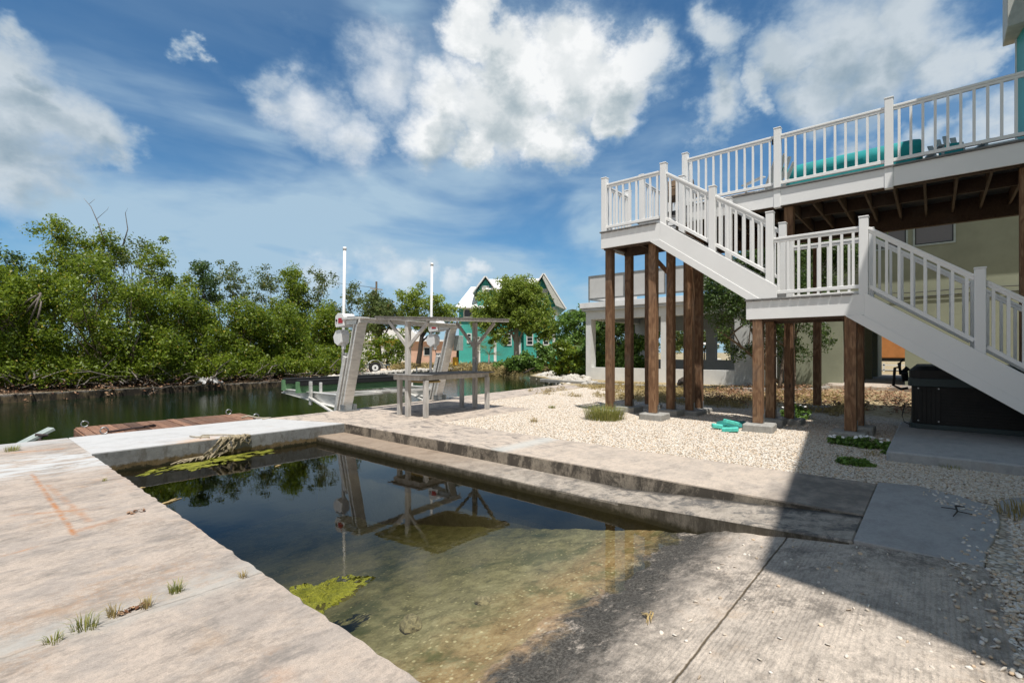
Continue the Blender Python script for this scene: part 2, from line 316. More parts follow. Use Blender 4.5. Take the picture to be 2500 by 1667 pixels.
concrete_mat('slab_white', (0.54, 0.54, 0.535), (0.49, 0.49, 0.485), (0.38, 0.38, 0.37), (0.44, 0.39, 0.34), 0.35, 0.2, extra=white_extra)
def wall_extra(nt, g, c, h):
    x, y, z = nt.sep(g); n = nt.noise(nt.mapping(g, scale=(1, 1, 0.35)), 9, 8, 0.75, 0.4); n2 = nt.noise(g, 3.5, 6, 0.7)
    zz = nt.math('ADD', z, nt.math('MULTIPLY', nt.math('SUBTRACT', nt.noise(g, 6, 9, 0.8), 0.5), 0.22))
    low = nt.ramp(zz, -0.17, -0.21)
    c = nt.mix(low, c, nt.mix(nt.ramp(n, 0.35, 0.65), (0.055, 0.042, 0.02), (0.17, 0.12, 0.055)))
    c = nt.mix(nt.math('MULTIPLY', nt.ramp(n, 0.5, 0.62), 0.55), c, (0.075, 0.065, 0.05))
    wl = nt.ramp(zz, -0.245, -0.265); c = nt.mix(wl, c, (0.022, 0.020, 0.008))
    return c, h
concrete_mat('wall_far', (0.24, 0.245, 0.24), (0.19, 0.195, 0.19), (0.10, 0.10, 0.095), (0.15, 0.13, 0.09), 0.5, 0.6, extra=wall_extra, wall=True)
def upper_extra(nt, g, c, h):
    x, y, z = nt.sep(g); n = nt.noise(nt.mapping(g, scale=(1, 0.8, 0.5)), 3.0, 8, 0.7, 0.8)
    n = nt.math('ADD', n, nt.math('MULTIPLY', nt.math('SUBTRACT', nt.noise(g, 20, 9, 0.8), 0.5), 0.35)); c = nt.mix(nt.math('MULTIPLY', nt.ramp(n, 0.42, 0.56), 0.85), c, (0.05, 0.043, 0.036))
    return c, h
concrete_mat('wall_ledge', (0.36, 0.31, 0.245), (0.28, 0.24, 0.19), (0.07, 0.06, 0.05), (0.16, 0.09, 0.06), 0.5, 0.6, extra=upper_extra)
def ledge_extra(nt, g, c, h):
    x, y, z = nt.sep(g); n = nt.noise(g, 4.2, 9, 0.75, 0.5)
    e = nt.math('ADD', x, nt.math('MULTIPLY', nt.math('SUBTRACT', n, 0.5), 0.25))
    c = nt.mix(nt.math('MULTIPLY', nt.ramp(n, 0.46, 0.60), nt.ramp(y, 4.2, 2.2, 0.35, 0.9)), c, (0.11, 0.105, 0.10))
    c = nt.mix(nt.math('MULTIPLY', nt.ramp(e, 4.80, 4.96), nt.ramp(y, 4.0, 2.5)), c, (0.055, 0.05, 0.045))
    c = nt.mix(nt.math('MULTIPLY', nt.ramp(y, 3.6, 6.0), 0.55), c, (0.25, 0.17, 0.105))
    return c, h
concrete_mat('ledge_top', (0.47, 0.41, 0.345), (0.36, 0.315, 0.265), (0.14, 0.125, 0.11), (0.30, 0.20, 0.12), 0.6, 0.6, extra=ledge_extra, scale=1.6)
def ledge_face_extra(nt, g, c, h):
    x, y, z = nt.sep(g); n = nt.noise(nt.mapping(g, scale=(1, 1, 0.3)), 8, 8, 0.75); n2 = nt.noise(g, 14, 6, 0.7)
    zz = nt.math('ADD', z, nt.math('MULTIPLY', nt.math('SUBTRACT', n2, 0.5), 0.10))
    c = nt.mix(nt.math('MULTIPLY', nt.ramp(n, 0.4, 0.6), 0.8), c, (0.05, 0.042, 0.03))
    c = nt.mix(nt.ramp(zz, -0.19, -0.26), c, nt.mix(n2, (0.015, 0.013, 0.006), (0.05, 0.04, 0.015)))
    return c, h
concrete_mat('ledge_face', (0.22, 0.19, 0.15), (0.16, 0.14, 0.11), (0.06, 0.05, 0.04), (0.12, 0.09, 0.05), 0.6, 0.6, extra=ledge_face_extra)
def ramp_extra(nt, g, c, h):
    x, y, z = nt.sep(g); n = nt.noise(g, 3.4, 9, 0.74, 0.6); n2 = nt.noise(nt.mapping(g, loc=(5, 1, 0)), 7.5, 11, 0.78, 0.1)
    p1_ = nt.noise(nt.mapping(g, loc=(8, 4, 1)), 1.3, 6, 0.65); p2_ = nt.noise(nt.mapping(g, loc=(3, 9, 5)), 12, 13, 0.86)
    c = nt.mix(nt.math('MULTIPLY', nt.math('MULTIPLY', nt.ramp(p1_, 0.44, 0.62), nt.ramp(p2_, 0.44, 0.56)), 0.75), c, (0.12, 0.105, 0.09))
    # raked lines across the slope
    wv = nt.add('ShaderNodeTexWave', wave_type='BANDS', bands_direction='Y'); nt.put(wv.inputs['Vector'], g); wv.inputs['Scale'].default_value = 13; wv.inputs['Distortion'].default_value = 2.2; wv.inputs['Detail'].default_value = 4; wv.inputs['Detail Scale'].default_value = 2.2
    wm = nt.math('MULTIPLY', nt.math('MULTIPLY', nt.ramp(wv.outputs['Fac'], 0.45, 0.95), nt.ramp(nt.noise(g, 1.1, 4, 0.6), 0.38, 0.56)), nt.ramp(nt.noise(g, 17, 6, 0.75), 0.34, 0.58))
    wm = nt.math('MULTIPLY', wm, nt.ramp(y, 1.2, 0.9)); c = nt.mix(nt.math('MULTIPLY', wm, 0.24), c, (0.13, 0.115, 0.10)); h = nt.math('SUBTRACT', h, nt.math('MULTIPLY', wm, 0.8))
    yy = nt.math('ADD', nt.math('ADD', y, nt.math('MULTIPLY', nt.math('SUBTRACT', n, 0.5), 0.75)), nt.math('MULTIPLY', nt.math('SUBTRACT', nt.noise(g, 16, 10, 0.8), 0.5), 0.35))
    x3 = nt.math('MULTIPLY', nt.math('SUBTRACT', x, 2.6), 0.06); yy = nt.math('SUBTRACT', yy, x3)
    # black algae belt above the water, bare tan patches in it
    belt = nt.math('MULTIPLY', nt.ramp(yy, 0.95, 1.42), nt.ramp(yy, 1.95, 1.72))
    belt = nt.math('MULTIPLY', belt, nt.ramp(nt.noise(nt.mapping(g, loc=(2, 9, 0)), 5.5, 12, 0.78), 0.66, 0.54, 0.10, 1.0)); c = nt.mix(nt.math('MULTIPLY', belt, 0.95), c, nt.mix(nt.ramp(nt.noise(g, 60, 6, 0.8), 0.42, 0.62), (0.016, 0.015, 0.013), (0.10, 0.095, 0.085)))
    # silt and algae below the waterline
    sub = nt.ramp(yy, 1.62, 1.86)
    silt = nt.cramp(n2, [(0.30, (0.06, 0.05, 0.03)), (0.44, (0.26, 0.17, 0.09)), (0.55, (0.37, 0.26, 0.155)), (0.66, (0.44, 0.37, 0.26))])
    deep = nt.cramp(n2, [(0.30, (0.07, 0.07, 0.04)), (0.45, (0.24, 0.21, 0.13)), (0.56, (0.36, 0.315, 0.21)), (0.68, (0.46, 0.42, 0.31))])
    c = nt.mix(sub, c, nt.mix(nt.ramp(yy, 1.9, 2.6), silt, deep))
    gr = nt.ramp(nt.noise(nt.mapping(g, loc=(9, 2, 0)), 1.6, 6, 0.65), 0.5, 0.62); c = nt.mix(nt.math('MULTIPLY', nt.math('MULTIPLY', gr, sub), 0.75), c, (0.085, 0.10, 0.04))
    pv = nt.add('ShaderNodeTexVoronoi'); nt.put(pv.inputs['Vector'], g); pv.inputs['Scale'].default_value = 34; pc = nt.sep(pv.outputs['Color'])
    c = nt.mix(nt.math('MULTIPLY', nt.math('MULTIPLY', nt.ramp(pc[0], 0.62, 0.66), nt.ramp(pv.outputs['Distance'], 0.45, 0.25)), nt.math('MULTIPLY', sub, 0.8)), c, nt.mix(pc[1], (0.20, 0.15, 0.09), (0.66, 0.58, 0.42)))
    peb = nt.voro(g, 26); h = nt.math('ADD', h, nt.math('MULTIPLY', nt.math('MULTIPLY', nt.ramp(peb, 0.5, 0.0), sub), 1.6))
    jw = nt.math('MULTIPLY', nt.math('SUBTRACT', nt.noise(g, 5, 8, 0.75), 0.5), 0.03)
    j = nt.math('ABSOLUTE', nt.math('SUBTRACT', nt.math('ADD', y, jw), 0.86)); mk = nt.ramp(j, 0.002, 0.010, 1, 0)
    c = nt.mix(nt.math('MULTIPLY', mk, 0.9), c, (0.07, 0.05, 0.025)); h = nt.math('SUBTRACT', h, nt.math('MULTIPLY', mk, 3.0))
    return c, h
concrete_mat('apron', (0.66, 0.565, 0.47), (0.52, 0.45, 0.38), (0.15, 0.135, 0.118), (0.42, 0.30, 0.20), 0.75, 1.0, extra=ramp_extra)
concrete_mat('path_slab', (0.43, 0.42, 0.41), (0.37, 0.36, 0.35), (0.25, 0.25, 0.25), (0.42, 0.37, 0.32), 0.4, 0.4)
concrete_mat('tub_pad', (0.44, 0.44, 0.44), (0.37, 0.38, 0.385), (0.25, 0.26, 0.27), (0.40, 0.33, 0.29), 0.4, 0.3)
concrete_mat('footing', (0.42, 0.41, 0.38), (0.34, 0.33, 0.31), (0.20, 0.19, 0.17), (0.36, 0.30, 0.24), 0.5, 0.6)
def sea_extra(nt, g, c, h):
    x, y, z = nt.sep(g); n = nt.noise(nt.mapping(g, scale=(1, 1, 0.4)), 3.5, 9, 0.75); zz = nt.math('ADD', z, nt.math('MULTIPLY', nt.math('SUBTRACT', n, 0.5), 0.35))
    return nt.mix(nt.ramp(zz, -0.07, 0.0), nt.mix(nt.ramp(n, 0.45, 0.62), (0.028, 0.024, 0.018), (0.14, 0.105, 0.06)), c), h
concrete_mat('seawall', (0.30, 0.27, 0.24), (0.20, 0.18, 0.16), (0.06, 0.055, 0.045), (0.24, 0.19, 0.13), 0.8, 0.7, scale=0.8, extra=sea_extra)

def ground_mat():
    m, nt, b, o = newmat('gravel_ground'); g = G(nt)
    v = nt.add('ShaderNodeTexVoronoi'); nt.put(v.inputs['Vector'], g); v.inputs['Scale'].default_value = 30; KG = 0.9
    c = nt.cramp(nt.sep(v.outputs['Color'])[0], [(0.0, (0.40, 0.33, 0.25)), (0.35, (0.56, 0.49, 0.40)), (0.7, (0.70, 0.66, 0.60)), (1.0, (0.74, 0.58, 0.40))])
    c = nt.mix(nt.ramp(v.outputs['Distance'], 0.45, 0.75, 0, 0.7), c, (0.20, 0.165, 0.125))
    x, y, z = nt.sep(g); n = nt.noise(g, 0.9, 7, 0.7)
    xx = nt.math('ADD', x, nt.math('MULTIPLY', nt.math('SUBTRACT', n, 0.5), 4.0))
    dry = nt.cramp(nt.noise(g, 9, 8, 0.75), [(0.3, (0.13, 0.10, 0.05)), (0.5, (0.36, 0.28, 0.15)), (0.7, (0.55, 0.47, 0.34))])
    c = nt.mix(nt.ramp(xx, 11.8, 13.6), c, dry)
    h = nt.math('ADD', nt.math('MULTIPLY', nt.math('SUBTRACT', 1, v.outputs['Distance']), 1.0), nt.math('MULTIPLY', nt.noise(g, 6, 4), 0.5))
    nt.put(b.inputs['Base Color'], c); b.inputs['Roughness'].default_value = 0.95; nt.put(b.inputs['Normal'], nt.bump(h, 0.6, 0.02))
    m, nt, b, o = newmat('far_ground'); g = G(nt)
    n = nt.noise(g, 0.35, 8, 0.65, 0.5); n2 = nt.noise(g, 4, 8, 0.75)
    c = nt.cramp(n, [(0.36, (0.20, 0.19, 0.07)), (0.50, (0.34, 0.28, 0.15)), (0.60, (0.62, 0.50, 0.38))])
    c = nt.mix(nt.ramp(n2, 0.35, 0.65, 0, 0.5), c, (0.20, 0.165, 0.10))
    nt.put(b.inputs['Base Color'], c); b.inputs['Roughness'].default_value = 0.95; nt.put(b.inputs['Normal'], nt.bump(n2, 0.6, 0.1))
    m, nt, b, o = newmat('bank_litter'); g = G(nt); n2 = nt.noise(g, 5, 9, 0.78); n = nt.noise(g, 0.8, 6, 0.7)
    c = nt.cramp(n2, [(0.3, (0.035, 0.022, 0.014)), (0.5, (0.12, 0.07, 0.04)), (0.62, (0.32, 0.22, 0.15)), (0.72, (0.50, 0.44, 0.38))])
    nt.put(b.inputs['Base Color'], nt.mix(nt.ramp(n, 0.55, 0.7), c, (0.42, 0.37, 0.30))); b.inputs['Roughness'].default_value = 0.95; nt.put(b.inputs['Normal'], nt.bump(n2, 1.0, 0.08))
    m, nt, b, o = newmat('pale_gravel'); g = G(nt); n2 = nt.noise(g, 7, 8, 0.75)
    nt.put(b.inputs['Base Color'], nt.cramp(n2, [(0.3, (0.40, 0.31, 0.23)), (0.55, (0.66, 0.54, 0.43))])); b.inputs['Roughness'].default_value = 0.95; nt.put(b.inputs['Normal'], nt.bump(n2, 0.7, 0.04))
ground_mat()
def stone_mat():
    m, nt, b, o = newmat('pebble'); r = nt.add('ShaderNodeObjectInfo').outputs['Random']
    c = nt.cramp(r, [(0.0, (0.34, 0.26, 0.18)), (0.15, (0.52, 0.45, 0.37)), (0.45, (0.66, 0.61, 0.53)), (0.72, (0.74, 0.71, 0.66)), (0.88, (0.66, 0.49, 0.32)), (1.0, (0.32, 0.29, 0.26))])
    n = nt.noise(P(nt), 3, 4, 0.6); c = nt.mix(nt.ramp(n, 0.3, 0.7, 0.0, 0.25), c, (0.40, 0.32, 0.24))
    nt.put(b.inputs['Base Color'], c); b.inputs['Roughness'].default_value = 0.85
stone_mat()
def leaf_mat(name, dark, mid, light, odd=None, gloss=0.45, trans=0.35):
    m, nt, b, o = newmat(name); r = nt.add('ShaderNodeNewGeometry').outputs['Random Per Island']
    st = [(0.0, dark), (0.45, mid), (0.92, light)] + ([(0.985, odd)] if odd else [])
    c = nt.cramp(r, st); n = nt.noise(P(nt), 0.6, 4, 0.6); c = nt.mix(nt.ramp(n, 0.4, 0.65, 0, 0.35), c, tuple(x*1.25 for x in light))
    nt.put(b.inputs['Base Color'], c); b.inputs['Roughness'].default_value = gloss; b.inputs['Specular IOR Level'].default_value = 0.4
    tr = nt.add('ShaderNodeBsdfTranslucent'); nt.put(tr.inputs[0], nt.mix(0.5, c, tuple(x*1.6 for x in light)))
    mx = nt.add('ShaderNodeMixShader'); mx.inputs[0].default_value = trans
    nt.l.new(b.outputs[0], mx.inputs[1]); nt.l.new(tr.outputs[0], mx.inputs[2]); nt.l.new(mx.outputs[0], o.inputs[0])
leaf_mat('leaf_mangrove', (0.030, 0.060, 0.010), (0.105, 0.165, 0.014), (0.24, 0.315, 0.03), (0.38, 0.27, 0.04), trans=0.42)
leaf_mat('leaf_olive', (0.03, 0.045, 0.018), (0.075, 0.11, 0.032), (0.15, 0.20, 0.055), (0.28, 0.20, 0.06))
leaf_mat('leaf_round', (0.04, 0.075, 0.016), (0.155, 0.22, 0.03), (0.30, 0.38, 0.06), (0.30, 0.24, 0.06), trans=0.42)
leaf_mat('leaf_bright', (0.04, 0.085, 0.02), (0.10, 0.19, 0.035), (0.19, 0.31, 0.06))
leaf_mat('leaf_dark', (0.016, 0.036, 0.012), (0.042, 0.085, 0.022), (0.10, 0.16, 0.035))
leaf_mat('leaf_palm', (0.05, 0.08, 0.025), (0.10, 0.14, 0.045), (0.19, 0.23, 0.09))
leaf_mat('grass_green', (0.09, 0.13, 0.03), (0.19, 0.23, 0.05), (0.36, 0.34, 0.10), (0.50, 0.38, 0.18), 0.7, 0.25)
leaf_mat('grass_dry', (0.17, 0.13, 0.05), (0.32, 0.25, 0.10), (0.48, 0.38, 0.18), None, 0.8, 0.2)
leaf_mat('litter', (0.05, 0.02, 0.012), (0.19, 0.085, 0.045), (0.40, 0.26, 0.16), None, 0.9, 0.05)

def siding_mat(name, col, pitch=0.13, axis=2):
    m, nt, b, o = newmat(name); p = P(nt); z = nt.sep(p)[axis]
    fr = nt.math('FRACT', nt.math('DIVIDE', z, pitch))
    n = nt.noise(p, 1.2, 5, 0.6); c = nt.mix(nt.ramp(n, 0.3, 0.7), tuple(x*0.88 for x in col), tuple(x*1.08 for x in col))
    nt.put(b.inputs['Base Color'], c); b.inputs['Roughness'].default_value = 0.55
    nt.put(b.inputs['Normal'], nt.bump(nt.math('SUBTRACT', 1.0, fr), 1.0, pitch*0.22)); return m
siding_mat('teal_siding', (0.03, 0.30, 0.25)); siding_mat('teal_siding_near', (0.03, 0.33, 0.31), 0.15)
siding_mat('white_siding', (0.60, 0.60, 0.59), 0.2)
def stucco_mat(name, col, line=None):
    m, nt, b, o = newmat(name); g = G(nt); n = nt.noise(g, 1.1, 7, 0.65); f = nt.noise(g, 30, 5, 0.7)
    c = nt.mix(nt.ramp(n, 0.3, 0.7), tuple(x*0.88 for x in col), tuple(min(1, x*1.06) for x in col))
    h = f
    if line:
        z = nt.sep(g)[2]; fr = nt.math('ABSOLUTE', nt.math('SUBTRACT', nt.math('FRACT', nt.math('DIVIDE', z, line)), 0.5)); mk = nt.ramp(fr, 0.012, 0.0)
        c = nt.mix(nt.math('MULTIPLY', mk, 0.4), c, tuple(x*0.4 for x in col))
    nt.put(b.inputs['Base Color'], c); b.inputs['Roughness'].default_value = 0.9; nt.put(b.inputs['Normal'], nt.bump(h, 0.2, 0.01)); return m
stucco_mat('stucco_green', (0.26, 0.275, 0.20)); stucco_mat('stucco_white', (0.72, 0.72, 0.70)); stucco_mat('block_grey', (0.52, 0.53, 0.52), 0.4)
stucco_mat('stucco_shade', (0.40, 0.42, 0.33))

def water_canal():
    m, nt, b, o = newmat('canal_water'); g = G(nt)
    n = nt.noise(nt.mapping(g, scale=(1.0, 1.6, 1)), 3.2, 4, 0.55); n2 = nt.noise(nt.mapping(g, scale=(1, 1.5, 1)), 14, 3, 0.6)
    h = nt.math('ADD', n, nt.math('MULTIPLY', n2, 0.35))
    nt.put(b.inputs['Base Color'], (0.005, 0.014, 0.005)); b.inputs['Roughness'].default_value = 0.04; b.inputs['IOR'].default_value = 1.33
    x = nt.sep(g)[0]
    bn = nt.bump(h, 0.4, 0.018); nt.put(b.inputs['Normal'], bn)
    m, nt, b, o = newmat('basin_water'); g = G(nt)
    n = nt.noise(g, 7, 3, 0.5); h = n; nn = nt.bump(h, 0.10, 0.004)
    nt.n.remove(b); fr = nt.add('ShaderNodeFresnel'); fr.inputs['IOR'].default_value = 1.33; nt.put(fr.inputs['Normal'], nn)
    gl = nt.add('ShaderNodeBsdfGlossy'); gl.inputs['Roughness'].default_value = 0.0; nt.put(gl.inputs['Normal'], nn)
    tr = nt.add('ShaderNodeBsdfTransparent'); tr.inputs[0].default_value = (0.92, 0.94, 0.86, 1)
    mx = nt.add('ShaderNodeMixShader'); nt.put(mx.inputs[0], fr.outputs[0]); nt.l.new(tr.outputs[0], mx.inputs[1]); nt.l.new(gl.outputs[0], mx.inputs[2]); nt.l.new(mx.outputs[0], o.inputs[0])
    ab = nt.add('ShaderNodeVolumeAbsorption'); ab.inputs[0].default_value = (0.60, 0.60, 0.45, 1); ab.inputs[1].default_value = 1.9; nt.l.new(ab.outputs[0], o.inputs['Volume'])
water_canal()
def algae_mat():
    m, nt, b, o = newmat('algae'); g = G(nt); n = nt.noise(g, 9, 8, 0.75); n2 = nt.noise(g, 45, 5, 0.7)
    n = nt.math('ADD', nt.math('MULTIPLY', n, 0.6), nt.math('MULTIPLY', n2, 0.4)); c = nt.cramp(n, [(0.30, (0.05, 0.05, 0.008)), (0.44, (0.19, 0.20, 0.012)), (0.57, (0.36, 0.36, 0.03)), (0.70, (0.42, 0.33, 0.09))])
    nt.put(b.inputs['Base Color'], c); b.inputs['Roughness'].default_value = 0.6; nt.put(b.inputs['Normal'], nt.bump(nt.math('ADD', n, n2), 1.0, 0.03))
algae_mat()

# ---------------------------------------------------------------- mesh helpers
class MB:
    def __init__(s): s.v = []; s.f = []
    def box(s, x0, y0, z0, x1, y1, z1, M=None):
        b = len(s.v); pts = [(x, y, z) for z in (z0, z1) for y in (y0, y1) for x in (x0, x1)]
        if M is not None: pts = [tuple(M @ Vector(p)) for p in pts]
        s.v += pts; s.f += [tuple(b+i for i in q) for q in ((0, 2, 3, 1), (4, 5, 7, 6), (0, 1, 5, 4), (2, 6, 7, 3), (0, 4, 6, 2), (1, 3, 7, 5))]; return s
    def beam(s, a, b, w, h, up=(0, 0, 1)):
        """box of section w x h from a to b"""
        a = Vector(a); b = Vector(b); d = (b-a); L = d.length; d.normalize(); u = Vector(up)
        r = d.cross(u)
        if r.length < 1e-4: r = d.cross(Vector((1, 0, 0)))
        r.normalize(); u = r.cross(d).normalized(); M = Matrix((( d.x, r.x, u.x, a.x), (d.y, r.y, u.y, a.y), (d.z, r.z, u.z, a.z), (0, 0, 0, 1)))
        return s.box(0, -w/2, -h/2, L, w/2, h/2, M)
    def tube(s, pts, rad, n=8, cap=True):
        pts = [Vector(p) for p in pts]; rad = rad if isinstance(rad, (list, tuple)) else [rad]*len(pts); rings = []
        for i, p in enumerate(pts):
            d = (pts[min(i+1, len(pts)-1)]-pts[max(i-1, 0)]).normalized(); u = Vector((0, 0, 1)) if abs(d.z) < 0.9 else Vector((1, 0, 0))
            x = d.cross(u).normalized(); y = x.cross(d).normalized(); b = len(s.v)
            s.v += [tuple(p+(x*cos(2*pi*k/n)+y*sin(2*pi*k/n))*rad[i]) for k in range(n)]; rings.append(b)
        for a, b in zip(rings, rings[1:]): s.f += [(a+k, a+(k+1) % n, b+(k+1) % n, b+k) for k in range(n)]
        if cap: s.f += [tuple(rings[0]+k for k in range(n))[::-1], tuple(rings[-1]+k for k in range(n))]
        return s
    def prism(s, poly, z0, z1, zf=None, zb=None):
        """extruded plan polygon (ccw); zf(x, y) may give the top height"""
        n = len(poly); b = len(s.v)
        s.v += [(x, y, z0 if zb is None else zb(x, y)) for x, y in poly] + [(x, y, zf(x, y) if zf else z1) for x, y in poly]
        for t in tessellate_polygon([[Vector((x, y, 0)) for x, y in poly]]):
            p = [Vector((*poly[i], 0)) for i in t]
            if (p[1]-p[0]).cross(p[2]-p[0]).z < 0: t = t[::-1]
            s.f += [tuple(b+n+i for i in t), tuple(b+i for i in t[::-1])]
        area = sum(poly[i][0]*poly[(i+1) % n][1]-poly[(i+1) % n][0]*poly[i][1] for i in range(n))
        for i in range(n):
            j = (i+1) % n; q = (b+i, b+j, b+n+j, b+n+i); s.f.append(q if area > 0 else q[::-1])
        return s
    def extr(s, poly, axis, a, b_):
        """polygon in the plane across 'axis' (x: (y,z); y: (x,z)) extruded from a to b_"""
        n = len(poly); b = len(s.v)
        mk = (lambda t, p: (t, p[0], p[1])) if axis == 'x' else (lambda t, p: (p[0], t, p[1]))
        s.v += [mk(a, p) for p in poly] + [mk(b_, p) for p in poly]
        for t in tessellate_polygon([[Vector((x, y, 0)) for x, y in poly]]): s.f += [tuple(b+i for i in t[::-1]), tuple(b+n+i for i in t)]
        for i in range(n):
            j = (i+1) % n; s.f.append((b+i, b+j, b+n+j, b+n+i))
        return s
    def build(s, name, mat, parent=None, bevel=0.0, smooth=False, origin=None, fix=True):
        me = bpy.data.meshes.new(name); o0 = Vector(origin) if origin is not None else Vector((0, 0, 0))
        me.from_pydata([tuple(Vector(p)-o0) for p in s.v], [], s.f); me.update()
        if fix:
            bm = bmesh.new(); bm.from_mesh(me); bmesh.ops.recalc_face_normals(bm, faces=bm.faces); bm.to_mesh(me); bm.free()
        if smooth: me.polygons.foreach_set('use_smooth', [True]*len(me.polygons))
        o = bpy.data.objects.new(name, me); me.materials.append(MATS[mat]); COL.objects.link(o)
        o.location = o0
        if parent is not None:
            o.parent = parent; o.location = o0 - world_loc(parent)
        if bevel:
            bv = o.modifiers.new('bevel', 'BEVEL'); bv.width = bevel; bv.segments = 1; bv.limit_method = 'ANGLE'
        return o
def world_loc(o):
    p = Vector(o.location)
    while o.parent: o = o.parent; p += Vector(o.location)
    return p
def tag(o, label=None, cat=None, group=None, kind=None):
    if label: o['label'] = label
    if cat: o['category'] = cat
    if group: o['group'] = group
    if kind: o['kind'] = kind
    return o
def thing(name, label, cat, loc=(0, 0, 0), group=None):
    o = bpy.data.objects.new(name, None); COL.objects.link(o); o.location = loc; o.empty_display_size = 0.2
    return tag(o, label, cat, group)
def struct(name, mb, mat, **kw):
    return tag(mb.build(name, mat, **kw), kind='structure')

# ---------------------------------------------------------------- ground, water
WL = -0.283
def seaY(x): return 10.36 if x < 5 else 10.36+(x-5)*0.130
nearbank = [(5, 10.36), (17, 11.9), (20, 14.5), (22.5, 18), (27, 20.5), (33, 23), (37.5, 26)]
farbank = [(37.5, 26), (36, 29.5), (30, 30.6), (22, 28.9), (16, 26.2), (11, 23.4), (5, 23.3), (0, 22.7), (-10, 22.3), (-120, 20)]
struct('canal_water', MB().prism([(-150, 8.62), (40, 8.62), (40, 34), (-150, 34)], -2.4, WL), 'canal_water')
# far side of the canal
fl = [(-120, 20)] + farbank[::-1][1:]
farpoly = farbank[::-1] + [(60, 26), (1500, 26), (1500, 1500), (-1500, 1500), (-1500, 20)]
struct('far_land', MB().prism(farpoly, -2.3, 0.0), 'far_ground')
litter = [(-40, 22.2), (-10, 22.42), (0, 22.82), (5, 23.42), (11, 23.52), (13.5, 25.0), (14, 34), (-40, 40)]
struct('bank_floor', MB().prism(litter, -0.05, 0.045), 'bank_litter')
struct('gravel_drive', MB().prism([(14.5, 26.6), (22, 30.3), (31, 33), (36, 31.5), (42, 27), (48, 27), (43, 33), (36, 38), (26, 37), (15, 34)], -0.04, 0.03), 'pale_gravel')
# near land behind the docks, one sheet to the horizon
nearpoly = [(6.25, 0.30), (6.25, 7.25), (9.2, 7.25), (9.2, 9.4), (16.6, 10.4)] + [(17.2, 11.9), (20, 14.5), (22.5, 18), (27, 20.5), (33, 23), (37.5, 26), (60, 26), (1500, 26), (1500, -1500), (-1500, -1500), (-1500, -6), (4.2, -6), (2.2, -6.0), (2.6, -0.27), (4.25, -0.25), (4.9, -0.26), (5.9, -0.33), (6.15, -0.15)]
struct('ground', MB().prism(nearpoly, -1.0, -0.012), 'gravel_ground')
struct('seawall_far', MB().prism([(-120, 19.8), (-10, 22.0), (0, 22.45), (5, 23.05), (11, 23.15), (11.4, 23.6), (5, 23.5), (0, 22.95), (-10, 22.5), (-120, 20.3)], -2.2, -0.02), 'seawall')

# slabs of the boat basin
def slab_grid(name, poly, z1, mat, z0=-1.5, **kw): return struct(name, MB().prism(poly, z0, z1), mat, bevel=kw.get('bevel', 0.008))
def wobble_edge(x, y0, y1, n=24, amp=0.008, seed=1):
    r = random.Random(seed); return [(x+r.uniform(-amp, amp), y0+(y1-y0)*i/n) for i in range(n+1)]
left = [(-14, -6), (1.28, -6), (1.28, 0.8)] + wobble_edge(1.28, 0.85, 8.49, 110, 0.010, 3) + [(1.28, 10.36), (-14, 10.36)]
slab_grid('left_slab', left, 0.0, 'slab_pink')
slab_grid('seawall_cap', [(1.284, 8.5), (4.6, 8.5), (4.984, 8.5), (4.3, 10.36), (1.284, 10.36)], 0.002, 'slab_white', z0=-0.12)
struct('basin_wall', MB().prism([(1.27, 8.505), (4.99, 8.505), (4.99, 10.3), (1.27, 10.3)], -2.2, -0.12), 'wall_far')
fc = MB().box(1.281, 8.49, -0.9, 4.985, 8.506, -0.012); struct('basin_wall_face', fc, 'wall_far')
dockp = [(4.99, 8.49), (4.99, 7.25), (9.2, 7.25), (9.2, 9.4), (16.6, 10.4), (17.1, 11.85), (5, 10.37), (4.31, 10.37)]
slab_grid('dock_slab', dockp, -0.002, 'slab_grey', z0=-2.2)
slab_grid('boarding_walk', [(4.985, 0.44), (6.25, 0.44), (6.25, 7.246), (4.985, 7.246)], 0.0, 'slab_grey')
struct('walk_face', MB().box(4.972, 0.45, -0.5, 4.986, 8.49, -0.012), 'wall_ledge')
# lower step along the basin
def ledge_z(y): return -0.165 if y > 2.6 else -0.165+(2.6-y)*0.0755
lp = [(4.25, 0.44), (4.97, 0.44)] + [(4.97, y) for y in (2.6, 5.5, 8.495)] + [(4.44, 8.495)] + [(4.44+random.uniform(-.008, .008), 8.4-i*0.2) for i in range(29)] + [(4.43, 2.4), (4.36, 1.6), (4.29, 0.9)]
lo = MB().prism(lp, -1.4, 0, zf=lambda x, y: ledge_z(y)); struct('lower_step', lo, 'ledge_top', bevel=0.012)
fl_ = MB()
for i in range(14):
    y0 = 2.4+i*(8.49-2.4)/14; y1 = 2.4+(i+1)*(8.49-2.4)/14; fl_.box(4.415, y0, -0.6, 4.432, y1, min(ledge_z(y0), -0.165)-0.02)
pts = [(4.43, 2.4), (4.36, 1.6), (4.29, 0.9), (4.25, 0.46)]
for a, b_ in zip(pts, pts[1:]):
    k = len(fl_.v); fl_.v += [(a[0]-0.012, a[1], -0.5), (b_[0]-0.012, b_[1], -0.5), (b_[0]-0.012, b_[1], ledge_z(b_[1])-0.012), (a[0]-0.012, a[1], ledge_z(a[1])-0.012)]; fl_.f.append((k, k+1, k+2, k+3))
struct('lower_step_face', fl_, 'ledge_face')
